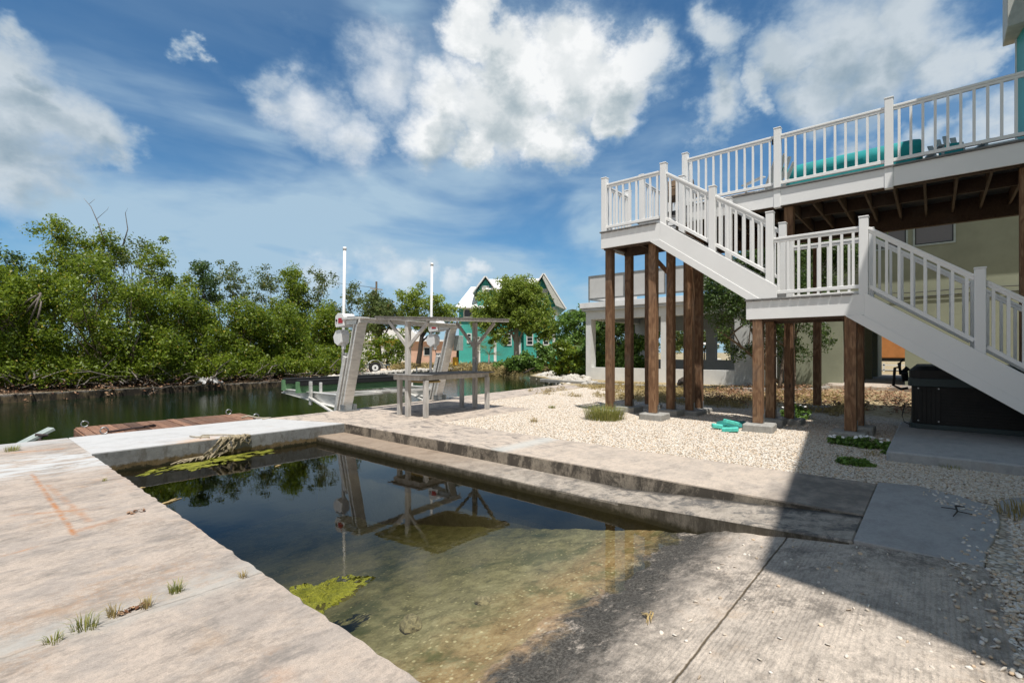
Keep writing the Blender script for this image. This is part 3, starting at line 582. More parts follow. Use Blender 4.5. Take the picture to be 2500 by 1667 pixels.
# ramp and apron: one sloping sheet, with a lumpy surface
prof = [(-0.27, 0.0), (0.05, -0.001), (0.42, -0.022), (0.86, -0.085), (1.2, -0.148), (1.74, -0.283), (2.4, -0.42), (3.4, -0.66), (5, -1.0), (6.5, -1.3), (8.6, -1.5)]
def rz(y):
    for (a, za), (b_, zb) in zip(prof, prof[1:]):
        if y <= b_: t = (y-a)/(b_-a); return za+(zb-za)*t
    return prof[-1][1]
def grid(name, x0, x1, y0, y1, nx, ny, zf, mat):
    mb = MB(); 
    for j in range(ny+1):
        for i in range(nx+1):
            x = x0+(x1-x0)*i/nx; y = y0+(y1-y0)*j/ny; mb.v.append((x, y, zf(x, y)))
    for j in range(ny):
        for i in range(nx): a = j*(nx+1)+i; mb.f.append((a, a+1, a+nx+2, a+nx+1))
    return struct(name, mb, mat, smooth=True, fix=False)
from mathutils import noise as mn
def lump(x, y, s, a): return a*mn.fractal(Vector((x*s, y*s, 3.1)), 0.6, 2.0, 5)
def rampz(x, y):
    k = min(1, max(0, (y-0.85)/0.6)); wl = math.exp(-((y-1.75)/0.45)**2)
    return rz(y)+lump(x, y, 2.2, 0.022)*k+lump(x, y, 1.1, 0.03)*wl+lump(x, y, 9, 0.004)*k
grid('boat_ramp', 1.27, 4.5, 0.8, 8.6, 90, 200, rampz, 'apron')
grid('apron', 1.27, 4.27, -0.29, 0.8, 30, 12, lambda x, y: rz(y) if y > -0.2 else 0.0, 'apron')
grid('apron_near', -0.5, 3.2, -6, -0.29, 10, 20, lambda x, y: -0.004, 'apron')
struct('basin_water', MB().box(1.276, 1.0, -2.1, 4.98, 8.50, WL+0.001), 'basin_water')
# concrete path and pads
pp = [(4.27, -0.24), (4.6, -0.27), (4.93, -0.33), (5.45, -0.40), (5.95, -0.42), (6.2, -0.2), (6.42, 0.12), (6.33, 0.436), (4.99, 0.436), (4.262, 0.436)]
struct('path_slab', MB().prism(pp, -0.3, 0.006), 'path_slab', bevel=0.006)
bp = [(6.05+0.62*cos(a)*1.0, -0.98+0.55*sin(a)) for a in [2*pi*i/20 for i in range(20)]]
struct('path_disc', MB().prism(bp, -0.3, 0.012), 'path_slab', bevel=0.006)
pb = [(7.70+0.012*random.uniform(-1, 1), 0.45-i*0.25) for i in range(0, 20)]
struct('tub_pad', MB().prism([(11.15, 0.45)] + pb + [(11.15, -4.3)], -0.2, 0.12), 'tub_pad', bevel=0.02)
struct('patio_slab', MB().prism([(21.7, 3.2), (21.7, -8), (34, -8), (34, 3.2)], -0.2, 0.13), 'slab_grey', bevel=0.02)
kerb = MB()
for (a, b_) in [((17.6, 9.4), (18.4, 5.2)), ((18.4, 5.1), (19.2, 3.4)), ((19.3, 3.3), (21.5, 3.0)), ((17.5, 9.5), (18.6, 14.2))]: kerb.beam((*a, 0.02), (*b_, 0.02), 0.16, 0.16)
struct('garden_kerb', kerb, 'footing', bevel=0.02)

# gravel stones: uncountable, instanced by geometry nodes over the gravel beds
def stone_proto(name, seed):
    bm = bmesh.new(); bmesh.ops.create_icosphere(bm, subdivisions=1, radius=1.0); r = random.Random(seed)
    for v in bm.verts: v.co *= r.uniform(0.75, 1.15); v.co.z *= 0.62; v.co.y *= 0.8
    me = bpy.data.meshes.new(name); bm.to_mesh(me); bm.free(); me.materials.append(MATS['pebble']); me.polygons.foreach_set('use_smooth', [True]*len(me.polygons))
    return me
STONE = stone_proto('stone_shape', 5)
def scatter_stones(name, tris, density, smin, smax, z, seed, label=None):
    me = bpy.data.meshes.new(name); v = []; f = []
    for poly in tris:
        b = len(v); v += [(x, y, z+(rz(y) if z == 0.005 else 0)) for x, y in poly]; f.append(tuple(range(b, b+len(poly))))
    me.from_pydata(v, [], f); o = bpy.data.objects.new(name, me); COL.objects.link(o)
    ng = bpy.data.node_groups.new(name, 'GeometryNodeTree'); ng.interface.new_socket('Geometry', in_out='INPUT', socket_type='NodeSocketGeometry'); ng.interface.new_socket('Geometry', in_out='OUTPUT', socket_type='NodeSocketGeometry')
    N = ng.nodes; L = ng.links; i = N.new('NodeGroupInput'); ou = N.new('NodeGroupOutput')
    d = N.new('GeometryNodeDistributePointsOnFaces'); d.inputs['Density'].default_value = density; d.inputs['Seed'].default_value = seed
    ins = N.new('GeometryNodeInstanceOnPoints'); ob = N.new('GeometryNodeMeshIcoSphere'); ob.inputs['Radius'].default_value = 1.0; ob.inputs['Subdivisions'].default_value = 2
    sp = N.new('GeometryNodeSetPosition'); nz = N.new('ShaderNodeTexNoise'); nz.inputs['Scale'].default_value = 0.9
    vm = N.new('ShaderNodeVectorMath'); vm.operation = 'SUBTRACT'; L.new(nz.outputs['Color'], vm.inputs[0]); vm.inputs[1].default_value = (0.5, 0.5, 0.5)
    v2 = N.new('ShaderNodeVectorMath'); v2.operation = 'SCALE'; v2.inputs['Scale'].default_value = 1.1; L.new(vm.outputs[0], v2.inputs[0])
    L.new(ob.outputs[0], sp.inputs[0]); L.new(v2.outputs[0], sp.inputs['Offset'])
    sm = N.new('GeometryNodeSetMaterial'); sm.inputs['Material'].default_value = MATS['pebble']; L.new(sp.outputs[0], sm.inputs[0])
    ss = N.new('GeometryNodeSetShadeSmooth'); L.new(sm.outputs[0], ss.inputs[0])
    L.new(i.outputs[0], d.inputs[0]); L.new(d.outputs[0], ins.inputs[0]); L.new(ss.outputs[0], ins.inputs['Instance'])
    rs = N.new('FunctionNodeRandomValue'); rs.data_type = 'FLOAT_VECTOR'; rs.inputs[0].default_value = (smin, smin*0.8, smin*0.55); rs.inputs[1].default_value = (smax, smax*0.8, smax*0.6)
    rr = N.new('FunctionNodeRandomValue'); rr.data_type = 'FLOAT_VECTOR'; rr.inputs[0].default_value = (-0.5, -0.5, 0); rr.inputs[1].default_value = (0.5, 0.5, 6.28)
    L.new(rs.outputs[0], ins.inputs['Scale']); L.new(rr.outputs[0], ins.inputs['Rotation']); L.new(ins.outputs[0], ou.inputs[0])
    md = o.modifiers.new('stones', 'NODES'); md.node_group = ng
    return tag(o, label, 'gravel', kind='stuff')
scatter_stones('gravel', [[(2.6, -2.2), (4.25, -2.2), (4.25, -0.27), (2.62, -0.27)], [(4.25, -2.2), (6.6, -2.2), (6.6, -0.5), (4.25, -0.4)], [(6.1, -0.45), (6.6, -0.5), (7.7, -0.9), (7.7, 0.5), (6.4, 0.44)], [(6.6, -0.5), (6.6, -2.2), (7.7, -2.2), (7.7, -0.9)]],
               3400, 0.008, 0.019, -0.004, 3, 'loose cream gravel at the right edge of the apron and path')
scatter_stones('gravel', [[(6.26, 0.44), (7.7, 0.44), (11.5, 0.46), (12.6, 2.2), (12.0, 7.2), (6.26, 7.2)], [(9.22, 7.2), (12, 7.2), (16.2, 8.2), (16.2, 10.2), (9.22, 9.3)]],
               2100, 0.008, 0.0185, -0.006, 4, 'sunlit bed of cream gravel under and around the stairs')
scatter_stones('pebbles', [[(1.9, -0.25), (4.2, -0.25), (4.2, 0.4), (1.9, 0.4)], [(1.9, 0.4), (4.2, 0.4), (4.2, 0.84), (1.9, 0.84)], [(2.2, 0.88), (4.2, 0.88), (4.2, 1.2), (2.2, 1.2)], [(4.3, -0.3), (6.2, -0.35), (6.2, 0.4), (4.3, 0.4)], [(1.9, -0.28), (4.2, -0.28), (4.2, 0.2), (1.9, 0.2)]], 34, 0.004, 0.016, 0.005, 8, 'stray pebbles lying on the concrete apron')
scatter_stones('pebbles', [[(2.4, -0.29), (4.4, -0.29), (4.35, -0.02), (3.3, -0.10), (2.4, -.22)], [(4.3, -.27), (5.2, -.38), (5.2, -.22), (4.4, -.1)], [(5.2, -0.38), (6.1, -0.4), (6.4, 0.1), (6.0, 0.1)]], 230, 0.007, 0.018, 0.008, 9, 'pebbles spilling from the gravel onto the slab edge')

# ---------------------------------------------------------------- vegetation helpers
def leaf_mesh(name, centers, radii, per, size, mat, parent=None, up=0.35, seed=0, aspect=0.5, droop=0.0, origin=(0, 0, 0)):
    """many leaf faces in clusters; every leaf is its own island"""
    rg = np.random.default_rng(seed); C = np.repeat(np.asarray(centers, float), per, 0); R = np.repeat(np.asarray(radii, float).reshape(-1, 1), per, 0)
    n = len(C); d = rg.normal(size=(n, 3)); d /= np.linalg.norm(d, axis=1)[:, None]; rr = rg.random((n, 1))**0.45
    p = C+d*R*rr*np.array([1, 1, 0.8])
    nrm = d*0.6+rg.normal(size=(n, 3))*0.65+np.array([0, 0, up]); nrm /= np.linalg.norm(nrm, axis=1)[:, None]
    t = rg.normal(size=(n, 3)); t[:, 2] -= droop; t -= (t*nrm).sum(1)[:, None]*nrm; t /= np.linalg.norm(t, axis=1)[:, None]; b = np.cross(nrm, t)
    s = size*(0.65+0.7*rg.random((n, 1))); w = s*aspect
    V = np.empty((n, 4, 3)); V[:, 0] = p-t*s*0.5; V[:, 1] = p+b*w*0.5+nrm*s*0.08; V[:, 2] = p+t*s*0.5; V[:, 3] = p-b*w*0.5+nrm*s*0.08
    V = V.reshape(-1, 3)-np.array(origin)
    me = bpy.data.meshes.new(name); me.vertices.add(n*4); me.vertices.foreach_set('co', V.ravel()); me.loops.add(n*4); me.loops.foreach_set('vertex_index', np.arange(n*4, dtype=np.int32))
    me.polygons.add(n); me.polygons.foreach_set('loop_start', np.arange(0, n*4, 4, dtype=np.int32)); me.polygons.foreach_set('loop_total', np.full(n, 4, np.int32)); me.update(); me.validate()
    me.materials.append(MATS[mat]); o = bpy.data.objects.new(name, me); COL.objects.link(o)
    if parent: o.parent = parent; o.location = Vector(origin)-world_loc(parent)
    else: o.location = origin
    return o
def crown_points(blobs, spacing, rg, shell=0.55):
    pts = []
    for (cx, cy, cz, rx, ry, rz_) in blobs:
        n = max(4, int(rx*ry*rz_*4.2/(spacing**3)))
        d = rg.normal(size=(n, 3)); d /= np.linalg.norm(d, axis=1)[:, None]; r = shell+(1-shell)*rg.random((n, 1))
        lumpy = 1+0.18*np.sin(d[:, :1]*5+cx)*np.cos(d[:, 1:2]*4+cy)
        pts.append(np.array([cx, cy, cz])+d*r*lumpy*np.array([rx, ry, rz_]))
    return np.vstack(pts)
def limb(mb, a, b, r0, r1, rng, n=6, wig=0.12, seg=6):
    a = Vector(a); b = Vector(b); L = (b-a).length; pts = []; off = Vector((0, 0, 0))
    for i in range(seg+1):
        t = i/seg; off += Vector((rng.uniform(-1, 1), rng.uniform(-1, 1), rng.uniform(-.4, .4)))*wig*L/seg
        pts.append(a.lerp(b, t)+off*(1-t)*1.0+Vector((0, 0, 1))*sin(t*pi)*L*0.05)
    mb.tube(pts, [r0+(r1-r0)*i/seg for i in range(seg+1)], n)
    return pts
def tree(name, label, base, blobs, leaf='leaf_mangrove', bark='bark', leafsize=0.15, per=34, clump=0.42, spacing=0.62, trunks=1, tr=0.12, limbs=14, seed=1, group=None, cat='tree', shell=0.5, aspect=0.5, foliage_name='crown', bare=0):
    rng = random.Random(seed); rg = np.random.default_rng(seed); t = thing(name, label, cat, base, group)
    pts = crown_points(blobs, spacing, rg, shell); rad = clump*(0.6+0.8*rg.random(len(pts)))
    leaf_mesh(foliage_name, pts, rad, per, leafsize, leaf, t, seed=seed+100, aspect=aspect, origin=base)
    mb = MB(); cen = np.mean(pts, 0); zlow = np.min(pts[:, 2])
    for k in range(trunks):
        a = Vector(base)+Vector((rng.uniform(-.5, .5)*(trunks > 1), rng.uniform(-.5, .5)*(trunks > 1), -0.05)); tgt = pts[rng.randrange(len(pts))] if trunks > 1 else cen
        fork = a.lerp(Vector((tgt[0], tgt[1], (zlow+cen[2])/2+0.1)), 0.85 if trunks > 1 else 1.0)
        tp = limb(mb, a, fork, tr, tr*0.6, rng, 8, 0.08)
        for j in range(max(2, limbs//trunks)):
            q = pts[rng.randrange(len(pts))]; st = tp[rng.randrange(3, len(tp))]
            lp_ = limb(mb, st, q, tr*0.42, tr*0.07, rng, 5, 0.14)
            for s_ in range(2):
                q2 = pts[rng.randrange(len(pts))]
                if (Vector(q2)-lp_[3]).length < 2.2: limb(mb, lp_[3], q2, tr*0.16, tr*0.04, rng, 4, 0.15, 4)
    mb.build('trunk', bark, t, smooth=True, fix=False)
    if bare:
        db = MB()
        for j in range(bare):
            q = Vector(pts[rng.randrange(len(pts))]); top = q+Vector((rng.uniform(-.7, .7), rng.uniform(-.7, .7), rng.uniform(.6, 1.6))); limb(db, q-Vector((0, 0, .8)), top, 0.03, 0.008, rng, 4, 0.2)
        db.build('bare_branch', 'dead_wood', t, fix=False)
    return t
def grass_tuft(name, label, loc, h=0.12, r=0.06, n=60, mat='grass_green', seed=1, group=None, cat='grass tuft', spread=0.9, w=0.004):
    rg = random.Random(seed); mb = MB()
    for i in range(n):
        a = rg.uniform(0, 2*pi); rr = r*0.5*sqrt(rg.random()); x, y = rr*cos(a), rr*sin(a); L = h*rg.uniform(0.5, 1.1); s = spread*rg.uniform(0.1, 1.0); a2 = a+rg.uniform(-.6, .6)
        wx, wy = -sin(a2)*w, cos(a2)*w; b = len(mb.v); p1 = (x+cos(a2)*L*s*0.35, y+sin(a2)*L*s*0.35, L*0.6); p2 = (x+cos(a2)*L*s*0.95, y+sin(a2)*L*s*0.95, L*(1-0.35*s))
        mb.v += [(x-wx, y-wy, 0), (x+wx, y+wy, 0), (p1[0]+wx*.7, p1[1]+wy*.7, p1[2]), (p1[0]-wx*.7, p1[1]-wy*.7, p1[2]), p2]; mb.f += [(b, b+1, b+2, b+3), (b+3, b+2, b+4)]
    o = mb.build(name, mat, fix=False); o.location = loc; return tag(o, label, cat, group)
# ---------------------------------------------------------------- staircase and deck
XO, XI = 9.15, 10.20; L1, L2, DK = 3.91, 2.265, 4.46; PW = 0.118
stairs = thing('staircase', 'white railed wooden staircase with two landings leading down from the deck on brown posts', 'staircase', (9.7, 2.2, 0))
deck = thing('raised_deck', 'high white railed deck on brown timber posts with open joists underneath', 'deck', (12, 1.5, 0))
def post(parent, x, y, z0, z1, name='newel_post', cap=True):
    o = MB().box(x, y, z0, x+PW, y+PW, z1).build(name, 'white_vinyl', parent, bevel=0.006, origin=(x, y, z0))
    if cap: MB().box(x-0.006, y-0.006, z1+0.001, x+PW+0.006, y+PW+0.006, z1+0.022).build('cap', 'white_vinyl', o, bevel=0.004, origin=(x, y, z1))
    return o
def railing(parent, a, b, ztop_a, ztop_b, zb_a, zb_b, pitch=0.142):
    """rail panel between plan points a and b; rail heights given at both ends"""
    mid = ((a[0]+b[0])/2, (a[1]+b[1])/2, zb_a)
    pan = MB().beam((*a, ztop_a-0.02), (*b, ztop_b-0.02), 0.062, 0.038).beam((*a, ztop_a-0.062), (*b, ztop_b-0.062), 0.042, 0.045).build('top_rail', 'white_vinyl', parent, bevel=0.005, origin=mid)
    MB().beam((*a, zb_a+0.028), (*b, zb_b+0.028), 0.05, 0.056).build('bottom_rail', 'white_vinyl', parent, bevel=0.004, origin=mid)
    L = math.dist(a, b); n = max(2, round(L/pitch)); ux, uy = (b[0]-a[0])/L, (b[1]-a[1])/L
    for i in range(n):
        t = (i+0.5)/n; x = a[0]+(b[0]-a[0])*t; y = a[1]+(b[1]-a[1])*t; zt = ztop_a+(ztop_b-ztop_a)*t-0.07; zz = zb_a+(zb_b-zb_a)*t+0.04
        MB().box(x-0.018, y-0.018, zz, x+0.018, y+0.018, zt).build('baluster', 'white_vinyl', pan, origin=(x, y, zz))
    return pan
def footing(parent, x, y, s=0.235, h=0.125, rot=0.0):
    M = Matrix.Translation((x, y, 0)) @ Matrix.Rotation(rot, 4, 'Z')
    MB().box(-s, -s, -0.2, s, s, h, M).build('footing', 'footing', parent, bevel=0.018, origin=(x, y, 0))
def wpost(parent, x, y, z0, z1, w=0.155, name='timber_post'):
    o = MB().box(x-w/2, y-w/2, z0, x+w/2, y+w/2, z1).build(name, 'post_wood', parent, bevel=0.008, origin=(x, y, z0))
    MB().box(x+w/2-0.001, y-w/2-0.004, z0-0.002, x+w/2+0.004, y+w/2-0.02, z0+0.17).box(x-w/2-0.004, y-w/2-0.004, z0-0.012, x+w/2+0.004, y+w/2+0.004, z0+0.004).box(x+0.01, y-w/2-0.005, z0, x+w/2+0.004, y-w/2-0.001, z0+0.16).build('post_bracket', 'galvanised', o, origin=(x, y, z0))
    return o
# landings: fascia boards, planks
def landing(z, y0, y1, hgt, fy0):
    f = MB().box(XO, fy0, z-hgt, XO+0.03, y1, z-0.03).box(XO+0.03, y1-0.03, z-hgt, XI+0.05, y1-0.001, z-0.03)
    f.build('fascia', 'white_vinyl', stairs, bevel=0.004)
    p = MB(); n = int((y1-y0+0.02)/0.142)
    for i in range(n+1):
        a = y1+0.015-i*0.142
        if a-0.136 < y0: break
        p.box(XO-0.035, a-0.131, z-0.028, XI+0.06, a, z)
    p.build('landing_boards', 'deck_grey', stairs, bevel=0.003)
    j = MB()
    for y in (y0+0.04, (y0+y1)/2, y1-0.08): j.box(XO+0.04, y-0.02, z-hgt+0.06, XI, y+0.02, z-0.03)
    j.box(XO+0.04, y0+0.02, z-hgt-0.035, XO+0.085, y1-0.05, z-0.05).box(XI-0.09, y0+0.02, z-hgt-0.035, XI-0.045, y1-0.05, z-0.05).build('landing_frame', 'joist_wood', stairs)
landing(L1, 4.05, 5.38, 0.355, 4.06); landing(L2, 0.86, 2.485, 0.345, 0.80)
def stringer(x, poly, trim, name='stringer'):
    o = MB().extr(poly, 'x', x, x+0.034).build(name, 'white_vinyl', stairs, bevel=0.004)
    if trim: MB().extr(trim, 'x', x-0.007, x+0.002).build('trim_board', 'white_vinyl', o, bevel=0.002)
s1 = [(4.058, 3.905), (2.0, 2.468), (2.0, 2.268), (2.475, 2.268), (4.265, 3.552), (4.058, 3.552)]
s2 = [(0.80, 2.262), (-2.36, 0.03), (-2.36, -0.02), (-1.68, -0.02), (1.04, 1.918), (0.80, 1.918)]
t1 = [(2.475, 2.270), (4.265, 3.545), (4.07, 3.56), (2.268, 2.270)]; t2 = [(-1.68, -0.02), (1.04, 1.912), (0.84, 1.93), (-1.9, -0.02)]
for x in (XO-0.004, XI-0.03):
    stringer(x, s1, t1 if x < 9.5 else None); stringer(x, s2, t2 if x < 9.5 else None)
for i in range(1, 9):
    z = L1-i*(L1-L2)/9; y = 4.02-(i-0.5)*(2.02/9)*1.0
    MB().box(XO+0.035, y-0.14, z-0.03, XI-0.032, y+0.13, z).build('tread', 'deck_grey', stairs, bevel=0.003); MB().box(XO+0.035, y+0.115, z, XI-0.032, y+0.13, z+0.15).build('riser', 'white_vinyl', stairs)
for i in range(1, 12):
    z = L2-i*L2/12; y = 0.80-(i-0.5)*(3.1/12)
    MB().box(XO+0.035, y-0.15, z-0.03, XI-0.032, y+0.14, z).build('tread', 'deck_grey', stairs, bevel=0.003); MB().box(XO+0.035, y+0.125, z, XI-0.032, y+0.14, z+0.155).build('riser', 'white_vinyl', stairs)

# railings, outer and inner
for xo, inner in ((XO+0.005, False), (XI-PW-0.0, True)):
    xr = xo+PW/2; dz = 0.0
    if not inner:
        post(stairs, xo, 5.262, L1-0.0, 5.045); 
    post(stairs, xo, 3.95, L1-0.25, 5.035); post(stairs, xo, 3.015, 3.10, 4.375); post(stairs, xo, 2.06, 2.46, 3.725)
    if inner: post(stairs, xo, 1.945-0.01, L2, 3.42)
    post(stairs, xo, 0.754, 1.99 if not inner else 2.2, 3.41); post(stairs, xo, -0.537, 1.32, 2.483); post(stairs, xo, -1.80, 0.42, 1.58)
    if not inner: railing(stairs, (xr, 5.262), (xr, 3.95+PW), 4.925, 4.925, L1+0.07, L1+0.07)
    railing(stairs, (xr, 3.95), (xr, 3.015+PW), 4.865, 4.30, 3.93, 3.36); railing(stairs, (xr, 3.015), (xr, 2.06+PW), 4.22, 3.64, 3.285, 2.705)
    railing(stairs, (xr, 2.06 if not inner else 1.935), (xr, 0.754+PW), 3.29, 3.29, L2+0.07, L2+0.07)
    railing(stairs, (xr, 0.754), (xr, -0.537+PW), 3.265, 2.415, 2.335, 1.485); railing(stairs, (xr, -0.537), (xr, -1.80+PW), 2.33, 1.49, 1.40, 0.56)
railing(stairs, (XO+PW, 5.32), (XI+0.02, 5.32), 4.925, 4.925, L1+0.07, L1+0.07)
post(stairs, XI+0.0, 5.262, L1, 5.045)
# three steps from the upper landing to the deck
us = MB(); ur = MB()
for i, x in enumerate((XI+0.06, XI+0.36, XI+0.66)):
    z = L1+(i+1)*(DK-L1)/3; 
    if i < 2: us.box(x, 4.2, z-0.03, x+0.31, 5.34, z)
    ur.box(x, 4.2, z-0.19, x+0.02, 5.34, z-0.03)
us.build('upper_treads', 'deck_grey', stairs, bevel=0.003); ur.build('upper_risers', 'white_vinyl', stairs)
# timber posts and footings of the stairs
for (x, y, top) in [(9.40, 5.30, L1-0.355), (9.385, 4.30, L1-0.355), (10.22, 5.27, L1-0.36), (10.25, 4.30, L1-0.36), (9.24, 2.31, L2-0.345), (10.10, 2.31, L2-0.345), (9.24, 0.98, L2-0.345), (10.02, 0.955, L2-0.345)]:
    wpost(stairs, x, y, 0.125, top)
for (x, y, r) in [(9.40, 5.30, 0.1), (9.385, 4.28, 0.03), (10.22, 5.27, 0.0), (10.25, 4.30, 0), (9.20, 2.28, 0.08), (10.10, 2.31, 0.05), (9.22, 1.0, 0), (10.02, 0.97, 0)]: footing(stairs, x, y, rot=r)
br = MB().beam((10.6, 4.03, 3.25), (10.6, 4.55, 3.95), 0.09, 0.04).beam((10.25, 4.3, 3.0), (10.25, 4.75, 3.52), 0.04, 0.09); br.build('knee_brace', 'post_wood', stairs)
# main deck
XD = 10.30; XB = 13.62; YR = -1.35
MB().box(XD, YR, 4.115, XD+0.03, 4.12, DK-0.03).build('front_fascia', 'white_vinyl', deck, bevel=0.004)
MB().box(XI+0.72, 5.355, 4.115, XB, 5.385, DK-0.03).box(XD+0.03, 4.09, 4.115, XI+0.72, 4.12, DK-0.03).build('end_fascia', 'white_vinyl', deck, bevel=0.004)
p = MB(); x = XD-0.035
while x < XB:
    y1 = 4.10 if x < XI+0.60 else 5.39
    p.box(x, YR, DK-0.028, x+0.137, y1, DK); x += 0.1435
p.build('decking', 'deck_grey', deck, bevel=0.002)
y = YR+0.25
while y < 5.3:
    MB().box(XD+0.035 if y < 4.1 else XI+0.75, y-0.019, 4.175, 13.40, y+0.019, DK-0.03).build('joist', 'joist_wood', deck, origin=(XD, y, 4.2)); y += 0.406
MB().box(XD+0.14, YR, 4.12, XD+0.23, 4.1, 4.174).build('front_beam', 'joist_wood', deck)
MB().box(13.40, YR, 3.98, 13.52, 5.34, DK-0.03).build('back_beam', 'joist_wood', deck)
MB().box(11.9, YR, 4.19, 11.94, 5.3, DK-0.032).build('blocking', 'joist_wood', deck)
for (x, y) in [(10.62, 4.03), (10.55, 2.09), (13.5, 2.09), (11.2, 5.25), (11.17, 4.03), (13.5, 5.2), (10.62, -1.06)]:
    wpost(deck, x, y, 0.09, 4.12 if x < 13 else 3.975); footing(deck, x, y, h=0.09)
xr = XD+PW/2+0.0
for y, z0 in ((3.97, 4.10), (2.19, 4.09), (0.51, 4.09)):
    post(deck, XD-0.012 if y < 3 else XD+0.01, y, z0, 5.585, 'rail_post')
post(deck, XI+0.75, 4.14, DK, 5.585, 'rail_post'); post(deck, XI+0.72, 5.26, DK, 5.60, 'rail_post'); post(deck, XB-0.13, 5.26, DK, 5.585, 'rail_post'); post(deck, XB-0.13, 2.2, DK, 5.585, 'rail_post')
railing(deck, (xr, 3.97), (xr, 2.19+PW), 5.475, 5.475, DK+0.07, DK+0.07, 0.15); railing(deck, (xr, 2.19), (xr, 0.51+PW), 5.475, 5.475, DK+0.07, DK+0.07, 0.15)
railing(deck, (xr, 0.51), (xr, YR+0.2), 5.475, 5.475, DK+0.07, DK+0.07, 0.15)
railing(deck, (XI+0.84, 5.32), (XB-0.13, 5.32), 5.475, 5.475, DK+0.07, DK+0.07, 0.15)
railing(deck, (XB-0.07, 5.26), (XB-0.07, 2.2+PW), 5.475, 5.475, DK+0.07, DK+0.07, 0.15); railing(deck, (XB-0.07, 2.2), (XB-0.07, YR+0.1), 5.475, 5.475, DK+0.07, DK+0.07, 0.15)
railing(deck, (XD+0.1, 4.03), (XI+0.75, 4.2), 5.2, 5.475, DK-0.2, DK+0.07, 0.15)
MB().box(XD+0.02, 2.19+PW, 5.31, XD+0.06, 2.19+PW+0.035, 5.41).build('solar_lamp', 'dark_metal', deck, bevel=0.004)
# things on the deck
sofa = thing('outdoor_sofa', 'long teal padded outdoor sofa on a white slatted frame upon the deck', 'sofa', (12.4, 1.35, DK))
sec = [(12.60, 5.00), (12.55, 5.30), (12.46, 5.46), (12.34, 5.50), (12.24, 5.44), (12.20, 5.30), (12.26, 5.15), (12.30, 4.98)]
b = MB(); n = len(sec); ys = [0.16, 0.2, 0.3, 1.1, 1.11, 1.4, 2.0, 2.4, 2.5]; sc = [0.75, 0.93, 1, 1, 0.99, 1, 1, 0.97, 0.8]
for y, s in zip(ys, sc): b.v += [(12.4+(x-12.4)*s, y, 5.22+(z-5.22)*s) for x, z in sec]
for i in range(len(ys)-1):
    for k in range(n): b.f.append((i*n+k, i*n+(k+1) % n, (i+1)*n+(k+1) % n, (i+1)*n+k))
b.f += [tuple(range(n)), tuple(range((len(ys)-1)*n, len(ys)*n))]
b.build('back_cushion', 'teal_cushion', sofa, smooth=True)
MB().box(11.78, 0.22, 4.86, 12.40, 2.45, 5.0).build('seat_cushion', 'teal_cushion', sofa, bevel=0.03)
fr = MB().box(11.74, 0.2, 4.80, 12.52, 2.48, 4.857)
for y in (0.24, 1.34, 2.44):
    fr.beam((11.78, y, DK), (12.0, y, 4.82), 0.05, 0.06).beam((12.5, y, DK), (12.25, y, 4.82), 0.05, 0.06).beam((12.35, y, 4.84), (12.62, y, 5.35), 0.05, 0.05)
fr.beam((11.8, 0.3, 4.5), (11.8, 1.3, 4.8), 0.03, 0.05).beam((11.8, 2.4, 4.5), (11.8, 1.4, 4.8), 0.03, 0.05).box(11.77, 0.2, 4.52, 11.82, 2.48, 4.57)
fr.build('frame', 'white_paint', sofa, bevel=0.004)
def deck_chair(name, label, x, y, rz, back, cushion):
    c = thing(name, label, 'chair', (x, y, DK), 'slatted chairs on the deck'); M = Matrix.Translation((x, y, DK)) @ Matrix.Rotation(rz, 4, 'Z')
    def tb(mb, a, b_, w, h): return mb.beam(M @ Vector(a), M @ Vector(b_), w, h)
    f = MB()
    for s in (-1, 1): tb(f, (s*.28, .28, 0), (s*.28, .22, .36), .04, .08); tb(f, (s*.28, -.45, 0), (s*.28, .25, .34), .04, .08); tb(f, (s*.33, .3, .55), (s*.33, -.3, .55), .1, .025); tb(f, (s*.3, .24, .0), (s*.3, .24, .54), .04, .06)
    f.build('frame', back, c); bk = MB()
    for i in range(5):
        u = (i-2)*.1; bk_top = .98-abs(i-2)**1.6*.05; tb(bk, (u, -.22, .32), (u*1.15, -.52, bk_top), .085, .018)
    bk.build('backrest', back, c); st = MB()
    for i in range(5): tb(st, (-.27, .2-i*.1, .37-i*.015), (.27, .2-i*.1, .37-i*.015), .085, .018)
    st.build('seat', back, c)
    k = MB(); tb(k, (0, -.20, .45), (0, -.38, .78), .36, .06); k.build('cushion', cushion, c, bevel=0.02)
simple('adirondack_grey', (0.42, 0.46, 0.47), 0.6)
deck_chair('deck_chair', 'white slatted chair with teal cushion behind the first rail panel of the deck', 11.6, 2.75, -0.6, 'white_paint', 'teal_cushion')
deck_chair('deck_chair', 'grey slatted chair with teal cushion at the right end of the deck', 11.9, -0.33, 1.9, 'adirondack_grey', 'teal_cushion')
pl = thing('planter_box', 'low woven brown planter box on the deck edge under the rail', 'planter', (10.6, 3.0, DK))
MB().box(10.47, 2.68, DK+0.001, 10.65, 3.28, DK+0.075).build('box', 'wicker', pl, bevel=0.01); MB().box(10.50, 2.71, DK+0.076, 10.62, 3.25, DK+0.085).build('soil', 'bark_dark', pl)
g = thing('covered_grill', 'grill under a brown cloth cover near the top of the stairs', 'grill', (11.5, 4.55, DK))
MB().box(11.2, 4.25, DK+.55, 11.7, 4.95, DK+.78).extr([(11.22, DK+.78), (11.68, DK+.78), (11.6, DK+.98), (11.3, DK+.98)], 'y', 4.3, 4.9).build('cover', 'brown_cloth', g, bevel=0.03)
